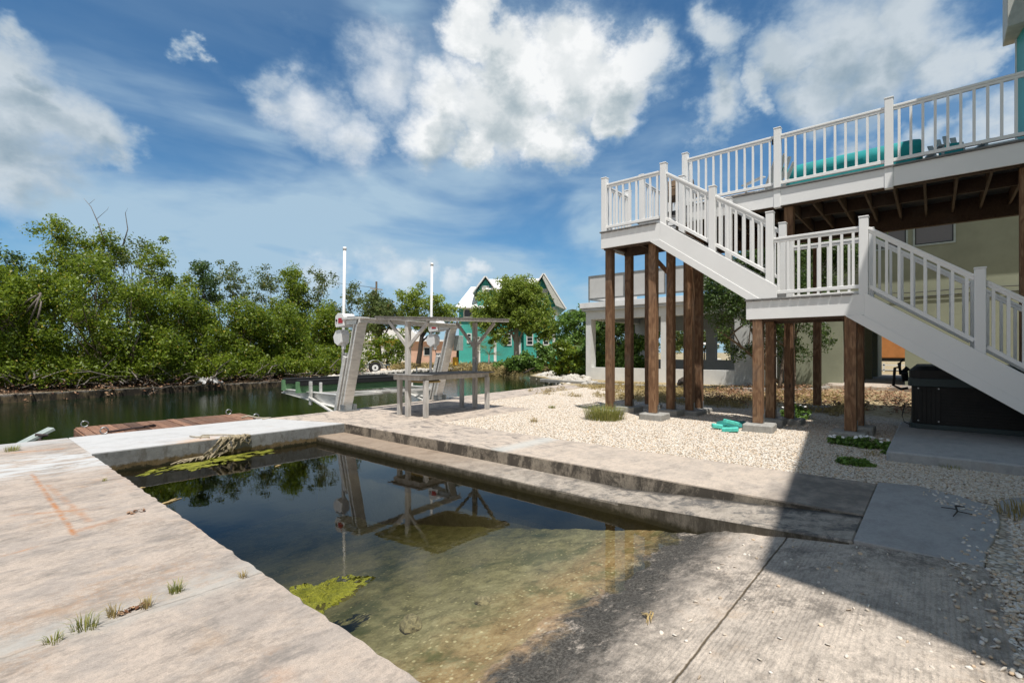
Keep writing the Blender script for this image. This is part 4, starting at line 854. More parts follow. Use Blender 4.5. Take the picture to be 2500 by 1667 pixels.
MB().box(11.25, 4.3, DK, 11.3, 4.35, DK+.55).box(11.6, 4.3, DK, 11.65, 4.35, DK+.55).box(11.25, 4.85, DK, 11.3, 4.9, DK+.55).box(11.6, 4.85, DK, 11.65, 4.9, DK+.55).box(11.25, 4.3, DK+.2, 11.65, 4.9, DK+.23).build('stand', 'dark_metal', g)

# ---------------------------------------------------------------- hot tub
tub = thing('hot_tub', 'black panelled hot tub with grey green rims on a concrete pad under the stairs', 'hot tub', (11.4, -0.8, 0.12))
def rrect(x0, y0, x1, y1, r, n=5):
    pts = []
    for cx, cy, a0 in ((x1-r, y1-r, 0), (x0+r, y1-r, 90), (x0+r, y0+r, 180), (x1-r, y0+r, 270)):
        for i in range(n+1): a = radians(a0+90*i/n); pts.append((cx+r*cos(a), cy+r*sin(a)))
    return pts
X0, X1, Y0, Y1 = 10.30, 12.35, -1.74, 0.31
cb = MB().prism(rrect(X0+.03, Y0+.03, X1-.03, Y1-.03, .12), 0.20, 0.80)
cb.build('cabinet', 'tub_cabinet', tub)
sl_ = MB()
for i in range(12):
    z = 0.215+i*0.048; sl_.box(X0+.018, Y0+.38, z, X0+.032, Y1-.40, z+0.042)
for y in (Y1-.39, Y0+.33): sl_.box(X0+.012, y, 0.21, X0+.032, y+.055, .795)
for i in range(4): sl_.box(X0+.014, Y1-.33+i*.055, .21, X0+.031, Y1-.285+i*.055, .795)
sl_.build('side_slats', 'tub_cabinet', tub)
MB().prism(rrect(X0, Y0, X1, Y1, .14), 0.121, 0.20).build('base_rim', 'tub_rim', tub, bevel=0.006); MB().prism(rrect(X0-.015, Y0-.015, X1+.015, Y1+.015, .15), 0.801, 0.93).build('top_rim', 'tub_rim', tub, bevel=0.015)
cv = MB(); rr0 = rrect(X0, Y0, X1, Y1, .14); cx, cy = (X0+X1)/2, (Y0+Y1)/2
n = len(rr0); cv.v += [(x, y, .931) for x, y in rr0]+[(x, y, 1.06) for x, y in rr0]+[(cx+(x-cx)*.9, cy+(y-cy)*.93, 1.13) for x, y in rr0]
for l in range(2):
    for i in range(n): cv.f.append((l*n+i, l*n+(i+1) % n, (l+1)*n+(i+1) % n, (l+1)*n+i))
cv.f.append(tuple(range(2*n, 3*n))); cv.build('cover', 'tub_cover', tub)
MB().tube([(10.75, Y1+.02, .98), (10.75, Y1+.12, .98), (10.75, Y1+.14, 1.16), (10.8, Y1+.09, 1.22)], .028, 8).tube([(10.75, Y1+.12, 1.1), (10.75, Y1+.2, 1.08), (10.75, Y1+.22, .78), (10.75, Y1+.12, .72), (10.75, Y1+.02, .74)], .022, 8).tube([(10.9, Y1+.02, 1.08), (10.9, Y1+.08, 1.02), (10.9, Y1+.06, .85)], .05, 8).build('cover_lifter', 'dark_metal', tub, smooth=True)
MB().tube([(10.42, Y1+.0, .55), (10.42, Y1+.05, .5), (10.42, Y1+.09, .3), (10.4, Y1+.06, .2), (10.38, Y1-.02, .16)], .007, 6).build('cord', 'wire', tub)
bl = MB()
for (y, z) in ((Y1-.37, .77), (Y1-.37, .25), (Y1-.12, .25), (Y1-.12, .77)): bl.tube([(X0+.005, y, z), (X0+.02, y, z)], .012, 8)
bl.build('bolt', 'galvanised', tub)

# ---------------------------------------------------------------- fish cleaning table with roof
FT = (7.45, 8.47); FR = Matrix.Translation((FT[0], FT[1], 0)) @ Matrix.Rotation(radians(3.5), 4, 'Z')
ft = thing('cleaning_table', 'grey weathered outdoor table with tall posts carrying a flat slatted roof on the dock', 'table', (FT[0], FT[1], 0))
def fb(mb, a, b_, w, h): return mb.beam(FR @ Vector(a), FR @ Vector(b_), w, h)
MB().box(-1.2, -.52, .865, 1.2, .50, .885, FR).build('table_top', 'grey_board', ft, bevel=0.004)
MB().box(-1.1, -.42, .765, 1.1, -.38, .862, FR).box(-1.1, .38, .765, 1.1, .42, .862, FR).box(-1.1, -.38, .765, -1.06, .38, .862, FR).box(1.06, -.38, .765, 1.1, .38, .862, FR).build('apron', 'weathered_grey', ft, bevel=0.003)
for (x, y) in ((-.98, -.46), (.98, -.46), (-.98, .36), (.98, .36)): MB().box(x-.045, y-.045, 0, x+.045, y+.045, .763, FR).build('leg', 'weathered_grey', ft, bevel=0.005)
for x in (-1.06, 1.06):
    MB().box(x-.048, -.05, 0, x+.048, .046, 2.0+(x+1.06)*.036, FR).build('roof_post', 'weathered_grey', ft, bevel=0.005)
    for s in (-1, 1): fb(MB(), (x, 0, 1.45), (x, s*.62, 2.0+s*.03+(x+1.06)*.036), .04, .075).build('brace', 'weathered_grey', ft, bevel=0.003)
FR2 = FR @ Matrix.Translation((0, 0, -0.015)) @ Matrix.Translation((0, 0, 2.1)) @ Matrix.Rotation(radians(3.0), 4, 'X') @ Matrix.Rotation(radians(-2.2), 4, 'Y') @ Matrix.Translation((0, 0, -2.1))
rf = MB().box(-1.12, -.95, 2.075, -1.08, .95, 2.13, FR2).box(1.08, -.95, 2.075, 1.12, .95, 2.13, FR2).box(-1.15, -.99, 2.08, 1.15, -.951, 2.135, FR2).box(-1.15, .951, 2.08, 1.15, .99, 2.135, FR2)
rf.build('roof_frame', 'weathered_grey', ft, bevel=0.003)
sl2 = MB()
for i in range(17): sl2.box(-1.16+i*.137, -1.0, 2.137, -1.16+i*.137+.128, 1.0, 2.158, FR2)
sl2.build('roof_boards', 'grey_board', ft, bevel=0.002)
MB().box(1.0, -.10, 1.10, 1.05, -.055, 1.24, FR).build('switch_box', 'galvanised', ft, bevel=0.004)
hose = thing('dock_bowl', 'small amber tray hanging under the front edge of the cleaning table', 'tray', tuple(FR @ Vector((-.6, 0, .7))))
MB().box(-.85, -.36, .70, -.45, .2, .74, FR).build('tray_body', 'straw', hose, bevel=0.01); MB().box(-.8, -.36, .742, -.78, .2, .764, FR).box(-.52, -.36, .742, -.5, .2, .764, FR).build('tray_rail', 'dark_metal', hose)
st_ = thing('sponge_holder', 'little pale pedestal with a tan cap standing on the cleaning table', 'holder', tuple(FR @ Vector((-.55, .3, .886))))
MB().tube([FR @ Vector((-.55, .3, .886)), FR @ Vector((-.55, .3, 1.03))], .016, 8).build('stem', 'pvc', st_); MB().box(-.62, .24, 1.03, -.46, .36, 1.07, FR).build('cap', 'straw', st_, bevel=0.01)

# ---------------------------------------------------------------- boat lift
lift = thing('boat_lift', 'aluminium elevator boat lift with two leaning tracks and long carpeted bunks over the canal', 'boat lift', (7.8, 10.9, 0))
def track(x, dy, boxside=1):
    a = Vector((x, 10.62+dy, -0.75)); t = Vector((x, 9.72+dy, 2.08)); dirv = (t-a).normalized(); lo = t-dirv*2.9
    up = Vector((0, dirv.z, -dirv.y))
    o = MB().beam(lo, t, .24, .05, up=up).beam(lo+up*.14, t+up*.14, .22, .04, up=up).beam(lo+up*.07, t+up*.07, .035, .12, up=up).build('track_beam', 'aluminium', lift, bevel=0.003, origin=tuple(a))
    c0 = t-dirv*2.85; c1 = t-dirv*.95
    MB().beam(c0+up*.26+Vector((-.05, 0, 0)), c1+up*.26+Vector((-.05, 0, 0)), .17, .12, up=up).beam(c0+up*.34+Vector((.09, 0, 0)), c1+up*.34+Vector((.09, 0, 0)), .05, .05, up=up).build('carriage', 'aluminium', lift, bevel=0.006)
    MB().beam(c0+up*.2+Vector((.07, 0, 0)), c1+up*.2+Vector((.07, 0, 0)), .05, .10, up=up).build('carriage_channel', 'aluminium_dark', lift)
    p = c1+up*.33
    MB().box(p.x-.10, p.y-.06, p.z-.10, p.x+.09, p.y+.05, p.z+.06).tube([p+Vector((-.06, -.05, -.02)), p+Vector((.07, -.05, -.02))], .045, 10).build('pulley', 'aluminium_dark', lift, bevel=0.012)
    m = c0.lerp(c1, .62)+up*.325; MB().beam(m-dirv*.16+Vector((-.06, 0, 0)), m+dirv*.12+Vector((-.06, 0, 0)), .07, .006, up=up).build('decal', 'red_sticker', lift)
    MB().box(x-.17, 9.70+dy, 2.09, x+.17, 10.30+dy, 2.14).box(x-.12, 9.70+dy, 1.98, x+.12, 10.2+dy, 2.088).build('head_frame', 'aluminium', lift, bevel=0.004)
    MB().box(x-.10, 9.78+dy, 2.142, x+.10, 10.18+dy, 2.165).build('winder', 'dark_metal', lift)
    mb = MB().extr([(10.22+dy, 1.96), (10.58+dy, 1.93), (10.62+dy, 2.0), (10.60+dy, 2.2), (10.50+dy, 2.26), (10.28+dy, 2.24), (10.22+dy, 2.18)], 'x', x-.16, x+.14)
    bx = mb.build('motor_cover', 'pvc', lift, bevel=0.012)
    MB().box(x-.166, 10.27+dy, 2.02, x-.161, 10.46+dy, 2.14).build('decal', 'red_sticker', bx)
    MB().tube([(x-.175, 10.53+dy, 2.09), (x-.161, 10.53+dy, 2.09)], .028, 14).build('vent', 'dark_metal', bx)
    MB().extr([(10.56+dy, 1.50), (10.72+dy, 1.58), (10.78+dy, 1.72), (10.66+dy, 1.86), (10.50+dy, 1.88), (10.40+dy, 1.78), (10.42+dy, 1.58)], 'x', x-.12, x+.10).box(x-.05, 10.45+dy, 1.42, x+.03, 10.53+dy, 1.56).build('gear_housing', 'pvc', lift, bevel=0.012)
    MB().tube([(x, 10.5+dy, 1.45), (x, 10.42+dy, 1.18), (x, 10.25+dy, 1.10), (x, 10.08+dy, 1.22), (x, 10.0+dy, 1.5)], .012, 6).build('cable', 'dark_metal', lift, smooth=True)
    # cantilever arm, brace, uprights
    ya = 10.5+dy; MB().extr([(ya, .02), (ya, .34), (ya+1.35, .36), (ya+3.1, .34), (ya+3.1, .26), (ya+1.35, .12)], 'x', x-.02, x+.0).box(x-.08, ya+.1, .335, x+.06, ya+3.05, .35).beam((x-.01, ya+.1, .03), (x-.01, ya+3.1, .25), .12, .016).build('arm', 'aluminium', lift, bevel=0.003)
    MB().beam((x-.10, ya-.12, -.18), (x-.10, ya+1.45, .22), .08, .03).build('arm_brace', 'aluminium', lift)
    MB().box(x-.12, ya+1.35, .03, x-.07, ya+1.45, .62).box(x-.02, ya+1.05, .35, x+.03, ya+1.12, .60).build('upright', 'aluminium', lift, bevel=0.004)
    MB().box(x-.20, 10.12+dy, 0.0, x+.20, 10.42+dy, .02).box(x+.13, 10.2+dy, .02, x+.16, 10.38+dy, .14).box(x-.16, 10.2+dy, .02, x-.13, 10.38+dy, .14).build('foot_plate', 'galvanised', lift)
track(6.12, -0.02); track(9.22, 0.36)
MB().box(6.0, 9.62, 2.01, 9.4, 9.66, 2.12, Matrix.Translation((6, 9.7, 0)) @ Matrix.Rotation(.105, 4, 'Z') @ Matrix.Translation((-6, -9.7, 0))).box(6.0, 9.56, 2.105, 9.4, 9.72, 2.122, Matrix.Translation((6, 9.7, 0)) @ Matrix.Rotation(.105, 4, 'Z') @ Matrix.Translation((-6, -9.7, 0))).build('tie_beam', 'aluminium', lift, bevel=0.003)
for (y0, x0, x1) in ((12.2, 5.82, 10.3), (13.35, 5.98, 10.6)):
    bb = MB().box(x0, y0-.06, .32, x1, y0+.06, .60).build('bunk_board', 'green_board', lift)
    MB().box(x0+.05, y0-.115, .601, x1-.05, y0+.115, .648).box(x0+.05, y0-.115, .50, x1-.05, y0-.061, .600).build('bunk_carpet', 'carpet_black', bb, bevel=0.01)
MB().beam((6.1, 12.0, .3), (9.2, 10.9, .3), .09, .05).beam((6.2, 11.3, .25), (9.2, 11.5, .25), .09, .05).build('cross_tie', 'aluminium', lift)
for (x, y, lab) in ((6.40, 10.95, 0), (9.20, 11.0, 0)):
    MB().tube([(x-.04, y, .30), (x+.02, y, 3.86)], .036, 12).tube([(x+.02, y, 3.86), (x+.021, y, 3.93)], .044, 12).build('guide_pole', 'pvc', lift, smooth=True)
MB().box(9.34, 9.98, 1.40, 9.50, 10.22, 1.82).build('power_box', 'trim_grey_green', lift, bevel=0.01)
MB().box(9.40, 10.2, .98, 9.52, 10.34, 1.22).build('hose_hook', 'yellow_plastic', lift, bevel=0.02)
# floating dock
fd = thing('floating_dock', 'low floating dock of reddish brown planks tied beside the white seawall', 'dock', (3, 11.35, -0.1))
FM = Matrix.Translation((3.0, 11.33, -0.045)) @ Matrix.Rotation(radians(-1.2), 4, 'Z')
pk = MB(); x = -1.42
rgd = random.Random(3)
while x < 1.38: wd = rgd.choice((.14, .19, .19)); pk.box(x, -.74+rgd.uniform(-.01, .01), -.03, min(1.42, x+wd-.013), .74, rgd.uniform(-.004, .003), FM); x += wd
pk.build('planks', 'dock_wood', fd, bevel=0.003)
MB().box(-1.44, -.76, -.22, 1.42, -.72, -.031, FM).box(-1.44, .72, -.22, 1.42, .76, -.031, FM).box(-1.44, -.72, -.22, -1.40, .72, -.031, FM).box(1.38, -.72, -.22, 1.42, .72, -.031, FM).build('frame', 'dock_wood', fd, bevel=0.003)
MB().box(-1.3, -.65, -.5, 1.3, .65, -.22, FM).build('float', 'carpet_black', fd)
for (x, y) in ((-1.3, .64), (-1.2, -.62), (1.15, .66), (1.25, -.62)):
    pts = [FM @ Vector((x+.055*cos(a), y, .06+.055*sin(a))) for a in [2*pi*i/12 for i in range(13)]]
    MB().tube(pts, .012, 6, cap=False).build('mooring_ring', 'galvanised', fd, smooth=True)
def rope(name, label, pts, r, mat, seed=1, cat='rope'):
    rg = random.Random(seed); mb = MB().tube(pts, r, 7); return tag(mb.build(name, mat, smooth=True), label, cat)
rope('mooring_rope', 'dark rope coiled near the left end of the floating dock', [FM @ Vector(q) for q in ((-1.15, -.6, .03), (-.95, -.45, .02), (-.75, -.42, .03), (-.55, -.3, .02), (-.45, -.38, .05), (-.6, -.42, .04), (-.4, -.25, .02))], .018, 'rope_dark')
rope('mooring_rope', 'pale rope tied to the ring at the right end of the floating dock', [FM @ Vector(q) for q in ((1.0, -.55, .05), (1.1, -.62, .09), (1.25, -.66, .04), (1.34, -.78, 0.03), (1.4, -.98, .05), (1.2, -1.1, .055))], .017, 'rope')
rg = random.Random(12)
rp = [(2.55, 8.95, .02), (2.6, 8.8, .018), (2.75, 8.72, .02), (2.72, 8.62, .02), (2.6, 8.68, .03), (2.7, 8.85, .03), (2.95, 8.72, .02), (3.05, 8.56, .02), (3.1, 8.50, .01)]
rope('frayed_rope', 'frayed pale rope lying across the white seawall cap', rp, .011, 'rope')
# net hanging over the wall into the basin
net = MB(); NU, NV = 40, 16
for j in range(NV+1):
    v = j/NV
    for i in range(NU+1):
        u = i/NU; top = (2.86+u*.40, 8.56-.03*sin(u*9), .012+.006*sin(u*23)); k_ = .5+.5*sin(u*6.3+1.2)
        x = top[0]-v*(.34*(1-u)**1.4)+.02*sin(u*31+v*5); fold = .028*sin(u*38+v*3)+.02*sin(u*17)
        if v < .18: y = 8.56-(v/.18)*.085; z = .012+.006*sin(u*23)
        else: t = (v-.18)/.82; y = 8.475-.012-abs(fold)-t*.05*(1-u); z = .008-t*(.10+.17*(1-u)**.8+.05*sin(u*14))
        net.v.append((x, y, z))
for j in range(NV):
    for i in range(NU):
        if mn.noise(Vector((i*.55, j*.22, 4))) > (-.05 if j > 5 else -.3) or j < 2: a = j*(NU+1)+i; net.f.append((a, a+1, a+NU+2, a+NU+1))
for i in range(9): u = i/9; net.tube([(2.62+u*.45, 8.44, -.16-.08*(1-u)), (2.3+u*.55+rg.uniform(-.05, .05), 8.42, -.24), (2.15+u*.7, 8.38, -.275)], .006, 4)
no = net.build('torn_net', 'netting', smooth=True, fix=False); sm_ = no.modifiers.new('t', 'SOLIDIFY'); sm_.thickness = .005
tag(no, 'torn tan netting hanging over the basin wall above the algae', 'net')
# algae mats
def blobpoly(cx, cy, rx, ry, rot, n, seed, k=0.25, z=WL+0.004, th=0.012):
    rg = random.Random(seed); ph = [rg.uniform(0, 6.28) for _ in range(6)]; mb = MB(); R = 14
    for j in range(R+1):
        for i in range(n):
            a = 2*pi*i/n; r = 1+k*sum(sin(a*(m+2)+ph[m])/(m+1.3) for m in range(5)); r *= 1+0.42*mn.fractal(Vector((cos(a)*2.6, sin(a)*2.6, seed)), .75, 2.1, 6); t = j/R
            x, y = rx*r*t*cos(a), ry*r*t*sin(a); X = cx+x*cos(rot)-y*sin(rot); Y = cy+x*sin(rot)+y*cos(rot)
            hgt = th*(1-t**4)*(0.45+0.9*abs(mn.fractal(Vector((X*7, Y*7, 1)), .6, 2, 5)))+0.004*mn.noise(Vector((X*40, Y*40, 2)))*(1-t)
            mb.v.append((X, Y, z+hgt-(0.01 if j == R else 0)))
    for j in range(R):
        for i in range(n):
            X, Y, _z = mb.v[j*n+i]; q = mn.fractal(Vector((X*9, Y*15, seed+.5)), .8, 2.1, 5)
            if q < .42-.75*max(0, j/R-.35): mb.f.append((j*n+i, j*n+(i+1) % n, (j+1)*n+(i+1) % n, (j+1)*n+i))
    return mb
tag(blobpoly(2.62, 8.14, .66, .31, .18, 240, 4, .3, th=.02).build('algae_mat', 'algae', smooth=True), 'mustard green algae mat floating below the netting at the far wall', 'algae')
tag(blobpoly(1.62, 3.12, .34, .21, .35, 200, 9, .2, th=.05).build('algae_mat', 'algae', smooth=True), 'bright green algae clump floating beside the left slab edge', 'algae')
# rocks under water near the ramp
def rock(name, label, loc, s, seed, mat='rock', sq=(1, .8, .55), group=None, sub=3):
    bm = bmesh.new(); bmesh.ops.create_icosphere(bm, subdivisions=sub, radius=1.0); o_ = Vector((seed*3.1, seed*1.7, 0))
    for v in bm.verts:
        d = 1+0.28*mn.fractal(v.co*1.1+o_, .7, 2, 4); v.co = Vector((v.co.x*sq[0], v.co.y*sq[1], v.co.z*sq[2]))*d*s
    me = bpy.data.meshes.new(name); bm.to_mesh(me); bm.free(); me.materials.append(MATS[mat]); o = bpy.data.objects.new(name, me); COL.objects.link(o); o.location = loc; o.rotation_euler = (0, 0, seed)
    return tag(o, label, 'rock', group)
rock('rock', 'rounded stone under the water beside the left slab edge', (2.02, 2.62, rz(2.62)+.02), .09, 1, 'netting'); rock('rock', 'small flat stone under the shallow water right of the rounded one', (2.5, 2.42, rz(2.42)+.01), .06, 2, 'netting')
rock('rock', 'dark stone at the foot of the neighbour wall', (19.3, 7.6, .12), .28, 3, 'bark_dark', (1, .8, .8))
# teal sheet and foam blocks by the middle post
MB_ = MB(); MB_.v = [(9.05, 2.55, .02), (9.75, 2.35, .03), (9.95, 3.0, .06), (9.45, 3.25, .02), (9.5, 2.8, .13), (9.6, 2.6, .10)]; MB_.f = [(0, 1, 5), (1, 2, 4), (1, 4, 5), (2, 3, 4), (3, 0, 4), (0, 5, 4)]
ts = MB_.build('plastic_sheet', 'tarp'); sd = ts.modifiers.new('s', 'SUBSURF'); sd.levels = 2; sd.render_levels = 3; so_ = ts.modifiers.new('t', 'SOLIDIFY'); so_.thickness = .004; tag(ts, 'crumpled dark teal plastic sheet on the gravel behind the foam blocks', 'sheet')
for (x, y, z, r, pitch, lab) in ((8.93, 2.86, .045, .5, .1, 'turquoise foam block lying leftmost by the concrete footing'), (8.72, 2.62, .04, .2, -.1, 'turquoise foam block lying nearest the camera against the footing'), (8.98, 2.68, .125, .9, .25, 'turquoise foam block resting on top of the other two')):
    M = Matrix.Translation((x, y, z)) @ Matrix.Rotation(r, 4, 'Z') @ Matrix.Rotation(pitch, 4, 'X')
    tag(MB().box(-.06, -.13, -.035, .06, .13, .035, M).build('foam_block', 'teal_foam', bevel=0.012, origin=(x, y, z)), lab, 'foam block', 'foam blocks by the footing')
# solar light at far left on the slab edge
sg = thing('solar_light', 'blue grey rectangular lamp head leaning at the far left slab edge', 'lamp', (.95, 10.45, .0))
MB().beam((.75, 10.50, -.05), (1.12, 10.62, .14), .17, .05).build('lamp_head', 'trim_grey_green', sg, bevel=0.006); MB().tube([(.95, 10.42, -.02), (1.0, 10.55, .04), (1.05, 10.45, .06), (.92, 10.5, .08)], .022, 6).build('tie', 'rope_dark', sg, smooth=True)
# ---------------------------------------------------------------- own house (right, mostly out of frame; its roof casts the big shadow)
oh = thing('teal_house', 'teal clapboard house with a pale eave at the upper right edge beside the deck', 'house', (8, -6, 0))
wl = MB().prism([(13.6, -1.225), (1.9, -2.71), (-1.9, -9.7), (13.6, -9.7)], 4.15, 8.5); wl.build('wall', 'teal_siding_near', oh)
MB().prism([(13.0, -4.5), (4.0, -4.6), (1.6, -9.4), (13.0, -9.4)], -0.1, 4.148).build('lower_wall', 'stucco_shade', oh)  # unseen wall, added to keep the space under the house dark
for (x, y) in ((12.9, -2.0), (8.6, -2.6), (4.2, -3.2)): MB().box(x-.15, y-.15, -.1, x+.15, y+.15, 4.148).build('column', 'stucco_white', oh, origin=(x, y, 0))
rfp = [(1.275, -1.835), (12.0, -0.47), (12.0, -10.3), (-3.22, -10.3)]
rb = MB().prism(rfp, 8.502, 8.70); k = len(rb.v); rb.v += [(x, y, 8.703) for x, y in rfp] + [(5.5, -6.3, 10.8), (8.5, -6.0, 10.8)]
rb.f += [(k, k+1, k+5, k+4), (k+1, k+2, k+5), (k+2, k+3, k+4, k+5), (k+3, k, k+4)]; rb.build('roof', 'roof_white', oh)
MB().box(12.98, -1.30, 7.43, 13.78, -1.04, 8.499).build('eave_return', 'beige_soffit', oh, bevel=0.01)
MB().box(13.601, -1.40, 4.15, 13.64, -1.20, 8.49).build('corner_board', 'white_paint', oh)

# ---------------------------------------------------------------- pale green house behind the stairs
gh = thing('green_house', 'pale green stucco house with an open carport behind the stairs', 'house', (27, -2, 0))
GX = 23.3
MB().box(GX, -9, 2.70, 31, 4.6, 7.2).build('upper_wall', 'stucco_green', gh)
MB().box(GX, 2.74, 0, GX+.3, 4.6, 2.698).build('lower_wall', 'stucco_green', gh); MB().box(GX, -9, 0, 31, 0.81, 2.698).build('lower_wall', 'stucco_green', gh)
MB().box(27.6, 2.13, 0.13, 28.0, 2.45, 2.698).build('column', 'stucco_green', gh); MB().box(30.4, 2.12, 0.13, 33, 4.6, 2.698).build('back_wall', 'stucco_green', gh)
MB().box(GX-.84, -9.5, 7.2, 31.5, 5.1, 7.36).build('roof', 'roof_white', gh)
def window(parent, x, y0, y1, z0, z1, pane, fr=.05, name='window', frame='white_paint'):
    f = MB().box(x-.035, y0-fr, z0-fr, x-.001, y1+fr, z0).box(x-.035, y0-fr, z1, x-.001, y1+fr, z1+fr).box(x-.035, y0-fr, z0, x-.001, y0, z1).box(x-.035, y1, z0, x-.001, y1+fr, z1)
    o = f.build(name, frame, parent); MB().box(x-.015, y0, z0, x-.002, y1, z1).build('pane', pane, o); return o
w1 = window(gh, GX, -.53, .52, 5.28, 6.6, 'shade_screen', .06, frame='trim_grey_green'); w2 = window(gh, GX, .78, 2.0, 5.28, 6.6, 'shade_screen', .06, frame='trim_grey_green')
for w_, a, b_ in ((w1, -.53, .52), (w2, .78, 2.0)): MB().box(GX-.03, a, 5.28, GX-.016, a+.03, 6.6).box(GX-.03, b_-.03, 5.28, GX-.016, b_, 6.6).box(GX-.03, a+.03, 5.28, GX-.016, b_-.03, 5.31).build('screen_edge', 'window_black', w_)
pipe = MB()
for z in (3.38, 3.55): pipe.tube([(GX-.05, -3.2, z), (GX-.06, -1.0, z+.03), (GX-.05, 0.5, z-.01), (GX-.06, 1.2, z+.02)], .016, 6)
pipe.build('cable', 'wire', gh)
# orange trailer seen through the carport
ot = thing('cargo_trailer', 'orange box trailer parked on the grass beyond the carport opening', 'trailer', (47, 2.2, 0))
MB().box(44.5, -3.5, .95, 47, 5.0, 2.6).build('body', 'orange_paint', ot, bevel=.05); MB().box(44.6, -3.4, .70, 46.9, 4.9, .948).build('chassis', 'dark_metal', ot)
for y in (-1.0, 4.0): MB().tube([(44.6, y, .38), (44.9, y, .38)], .38, 16).build('wheel', 'tyre', ot)
tag(MB().box(43.0, -3, .42, 43.06, 5.5, .50).box(43.0, -3, .10, 43.06, 5.5, .16).box(43.0, 2.6, 0, 43.07, 2.7, .6).box(43.0, 0.2, 0, 43.07, .3, .6).build('low_fence', 'white_paint'), 'low pale two bar fence in front of the orange trailer', 'fence')

# ---------------------------------------------------------------- white neighbour house
nh = thing('white_house', 'white flat roofed concrete pavilion house with a screened roof terrace', 'house', (24, 9, 0)); NX = 21.2
MB().box(NX, 13.03, 0, NX+.45, 13.33, 2.99).build('column', 'stucco_white', nh); MB().box(NX, 9.13, .60, NX+.42, 9.37, 2.99).build('column', 'stucco_white', nh)
MB().box(NX+.003, 5.2, 0, NX+.35, 6.2, 2.99).build('block_wall', 'block_grey', nh)
MB().box(NX+.002, 6.2, -.1, NX+.3, 13.03, .60).build('low_wall', 'stucco_white', nh)
MB().box(NX, 5.2, 2.992, NX+.4, 13.33, 3.42).box(NX+.4, 13.0, 2.992, 27, 13.33, 3.42).build('beam', 'stucco_white', nh)
MB().box(NX-.15, 5.0, 3.422, 27.5, 13.5, 3.55).box(NX-.22, 4.95, 3.552, 27.5, 13.57, 3.82).build('cornice', 'white_siding', nh, bevel=.01)
MB().box(26.5, 5.2, 0, 26.8, 13.3, .95).box(26.5, 5.2, 2.55, 26.8, 13.3, 3.42).box(26.5, 8.7, .95, 26.8, 9.2, 2.55).box(26.5, 6.2, .95, 26.8, 6.7, 2.55).box(26.5, 12.4, .95, 26.8, 13.3, 2.55).box(26.5, 7.35, .95, 26.8, 7.95, 2.55).build('back_wall', 'block_grey', nh)
MB().box(NX+.35, 5.2, 0, 26.5, 5.45, 3.42).build('side_wall', 'stucco_white', nh)
MB().box(NX+.3, 5.45, -.05, 26.5, 13.0, .05).build('floor', 'concrete_dark', nh)
y = 13.2
while y > 6.2:
    y2 = y-2.02; f = MB().box(NX+.02, y2+.02, 3.98, NX+.07, y, 4.06).box(NX+.02, y2+.02, 5.10, NX+.07, y, 5.18).box(NX+.02, y-.07, 4.06, NX+.07, y, 5.10).box(NX+.02, y2+.02, 4.06, NX+.07, y2+.07, 5.10).box(NX+.03, y-.05, 3.82, NX+.06, y-.01, 3.98)
    o = f.build('terrace_panel', 'aluminium_dark', nh); MB().box(NX+.038, y2+.07, 4.06, NX+.048, y-.07, 5.10).build('screen', 'screen_mesh', o); y -= 2.04
o = MB().box(NX+.1, 13.15, 3.98, 26.5, 13.2, 4.06).box(NX+.1, 13.15, 5.10, 26.5, 13.2, 5.18).build('terrace_panel', 'aluminium_dark', nh); MB().box(NX+.1, 13.17, 4.06, 26.5, 13.18, 5.10).build('screen', 'screen_mesh', o)
c = at(1722, 860, 33); gc = thing('golf_cart', 'small golf cart with a white canopy seen through the white pavilion', 'golf cart', (c[0], c[1], 0))
GM = Matrix.Translation((c[0], c[1], 0)) @ Matrix.Rotation(-TH, 4, 'Z')
MB().box(-.75, -.6, 1.86, .75, .6, 1.93, GM).box(-.6, -.5, 1.93, .6, .5, 1.99, GM).build('canopy', 'pvc', gc, bevel=.04)
for (x, y) in ((-.55, -.45), (.5, -.45), (-.55, .45), (.5, .45)): MB().box(x-.025, y-.025, .5, x+.025, y+.025, 1.86, GM).build('canopy_post', 'pvc', gc)
MB().box(-.95, -.55, .3, .9, .55, .55, GM).box(.45, -.5, .55, .9, .5, .95, GM).build('body', 'beige_soffit', gc, bevel=.06); MB().box(-.5, -.5, .56, .1, .5, .75, GM).box(-.6, -.5, .75, -.45, .5, 1.2, GM).build('seat', 'straw', gc, bevel=.04)
for (x, y) in ((-.65, -.52), (.6, -.52), (-.65, .52), (.6, .52)): MB().tube([GM @ Vector((x, y-.08, .22)), GM @ Vector((x, y+.08, .22))], .22, 14).build('wheel', 'tyre', gc)

# ---------------------------------------------------------------- far teal house
o_ = at(1240, 888, 50); HM = Matrix.Translation((o_[0], o_[1], 0)) @ Matrix.Rotation(-TH+.0, 4, 'Z')
fh = thing('teal_cottage', 'turquoise clapboard cottage with steep white metal gables across the canal', 'house', (o_[0], o_[1], 0))
def hb(*a): return MB().box(*a, HM)
def hpoly(mb, pts, y0, y1):   # polygon in x,z of the house frame
    k = len(mb.v); mb.extr(pts, 'y', y0, y1)
    for i in range(k, len(mb.v)): mb.v[i] = tuple(HM @ Vector(mb.v[i]))
    return mb
def house_part(mb, name, mat, parent=fh): 
    me = mb.build(name, mat, parent); return me
w = MB(); w.box(-5.0, 0, 0, 1.55, 8, 6.0); hpw = [(1.9, 0), (4.75, 0), (4.75, 6.9), (3.55, 9.0), (2.3, 6.9), (1.9, 6.0)]
wm = MB(); wm.box(-5.0, 0, 0, 1.9, 8, 6.05, HM); wm.build('wall', 'teal_siding', fh)
hpoly(MB(), [(1.6, 0), (4.75, 0), (4.75, 6.95), (3.55, 8.9), (1.6, 6.0)], -1.0, 7.9).build('gable_wall', 'teal_siding', fh)
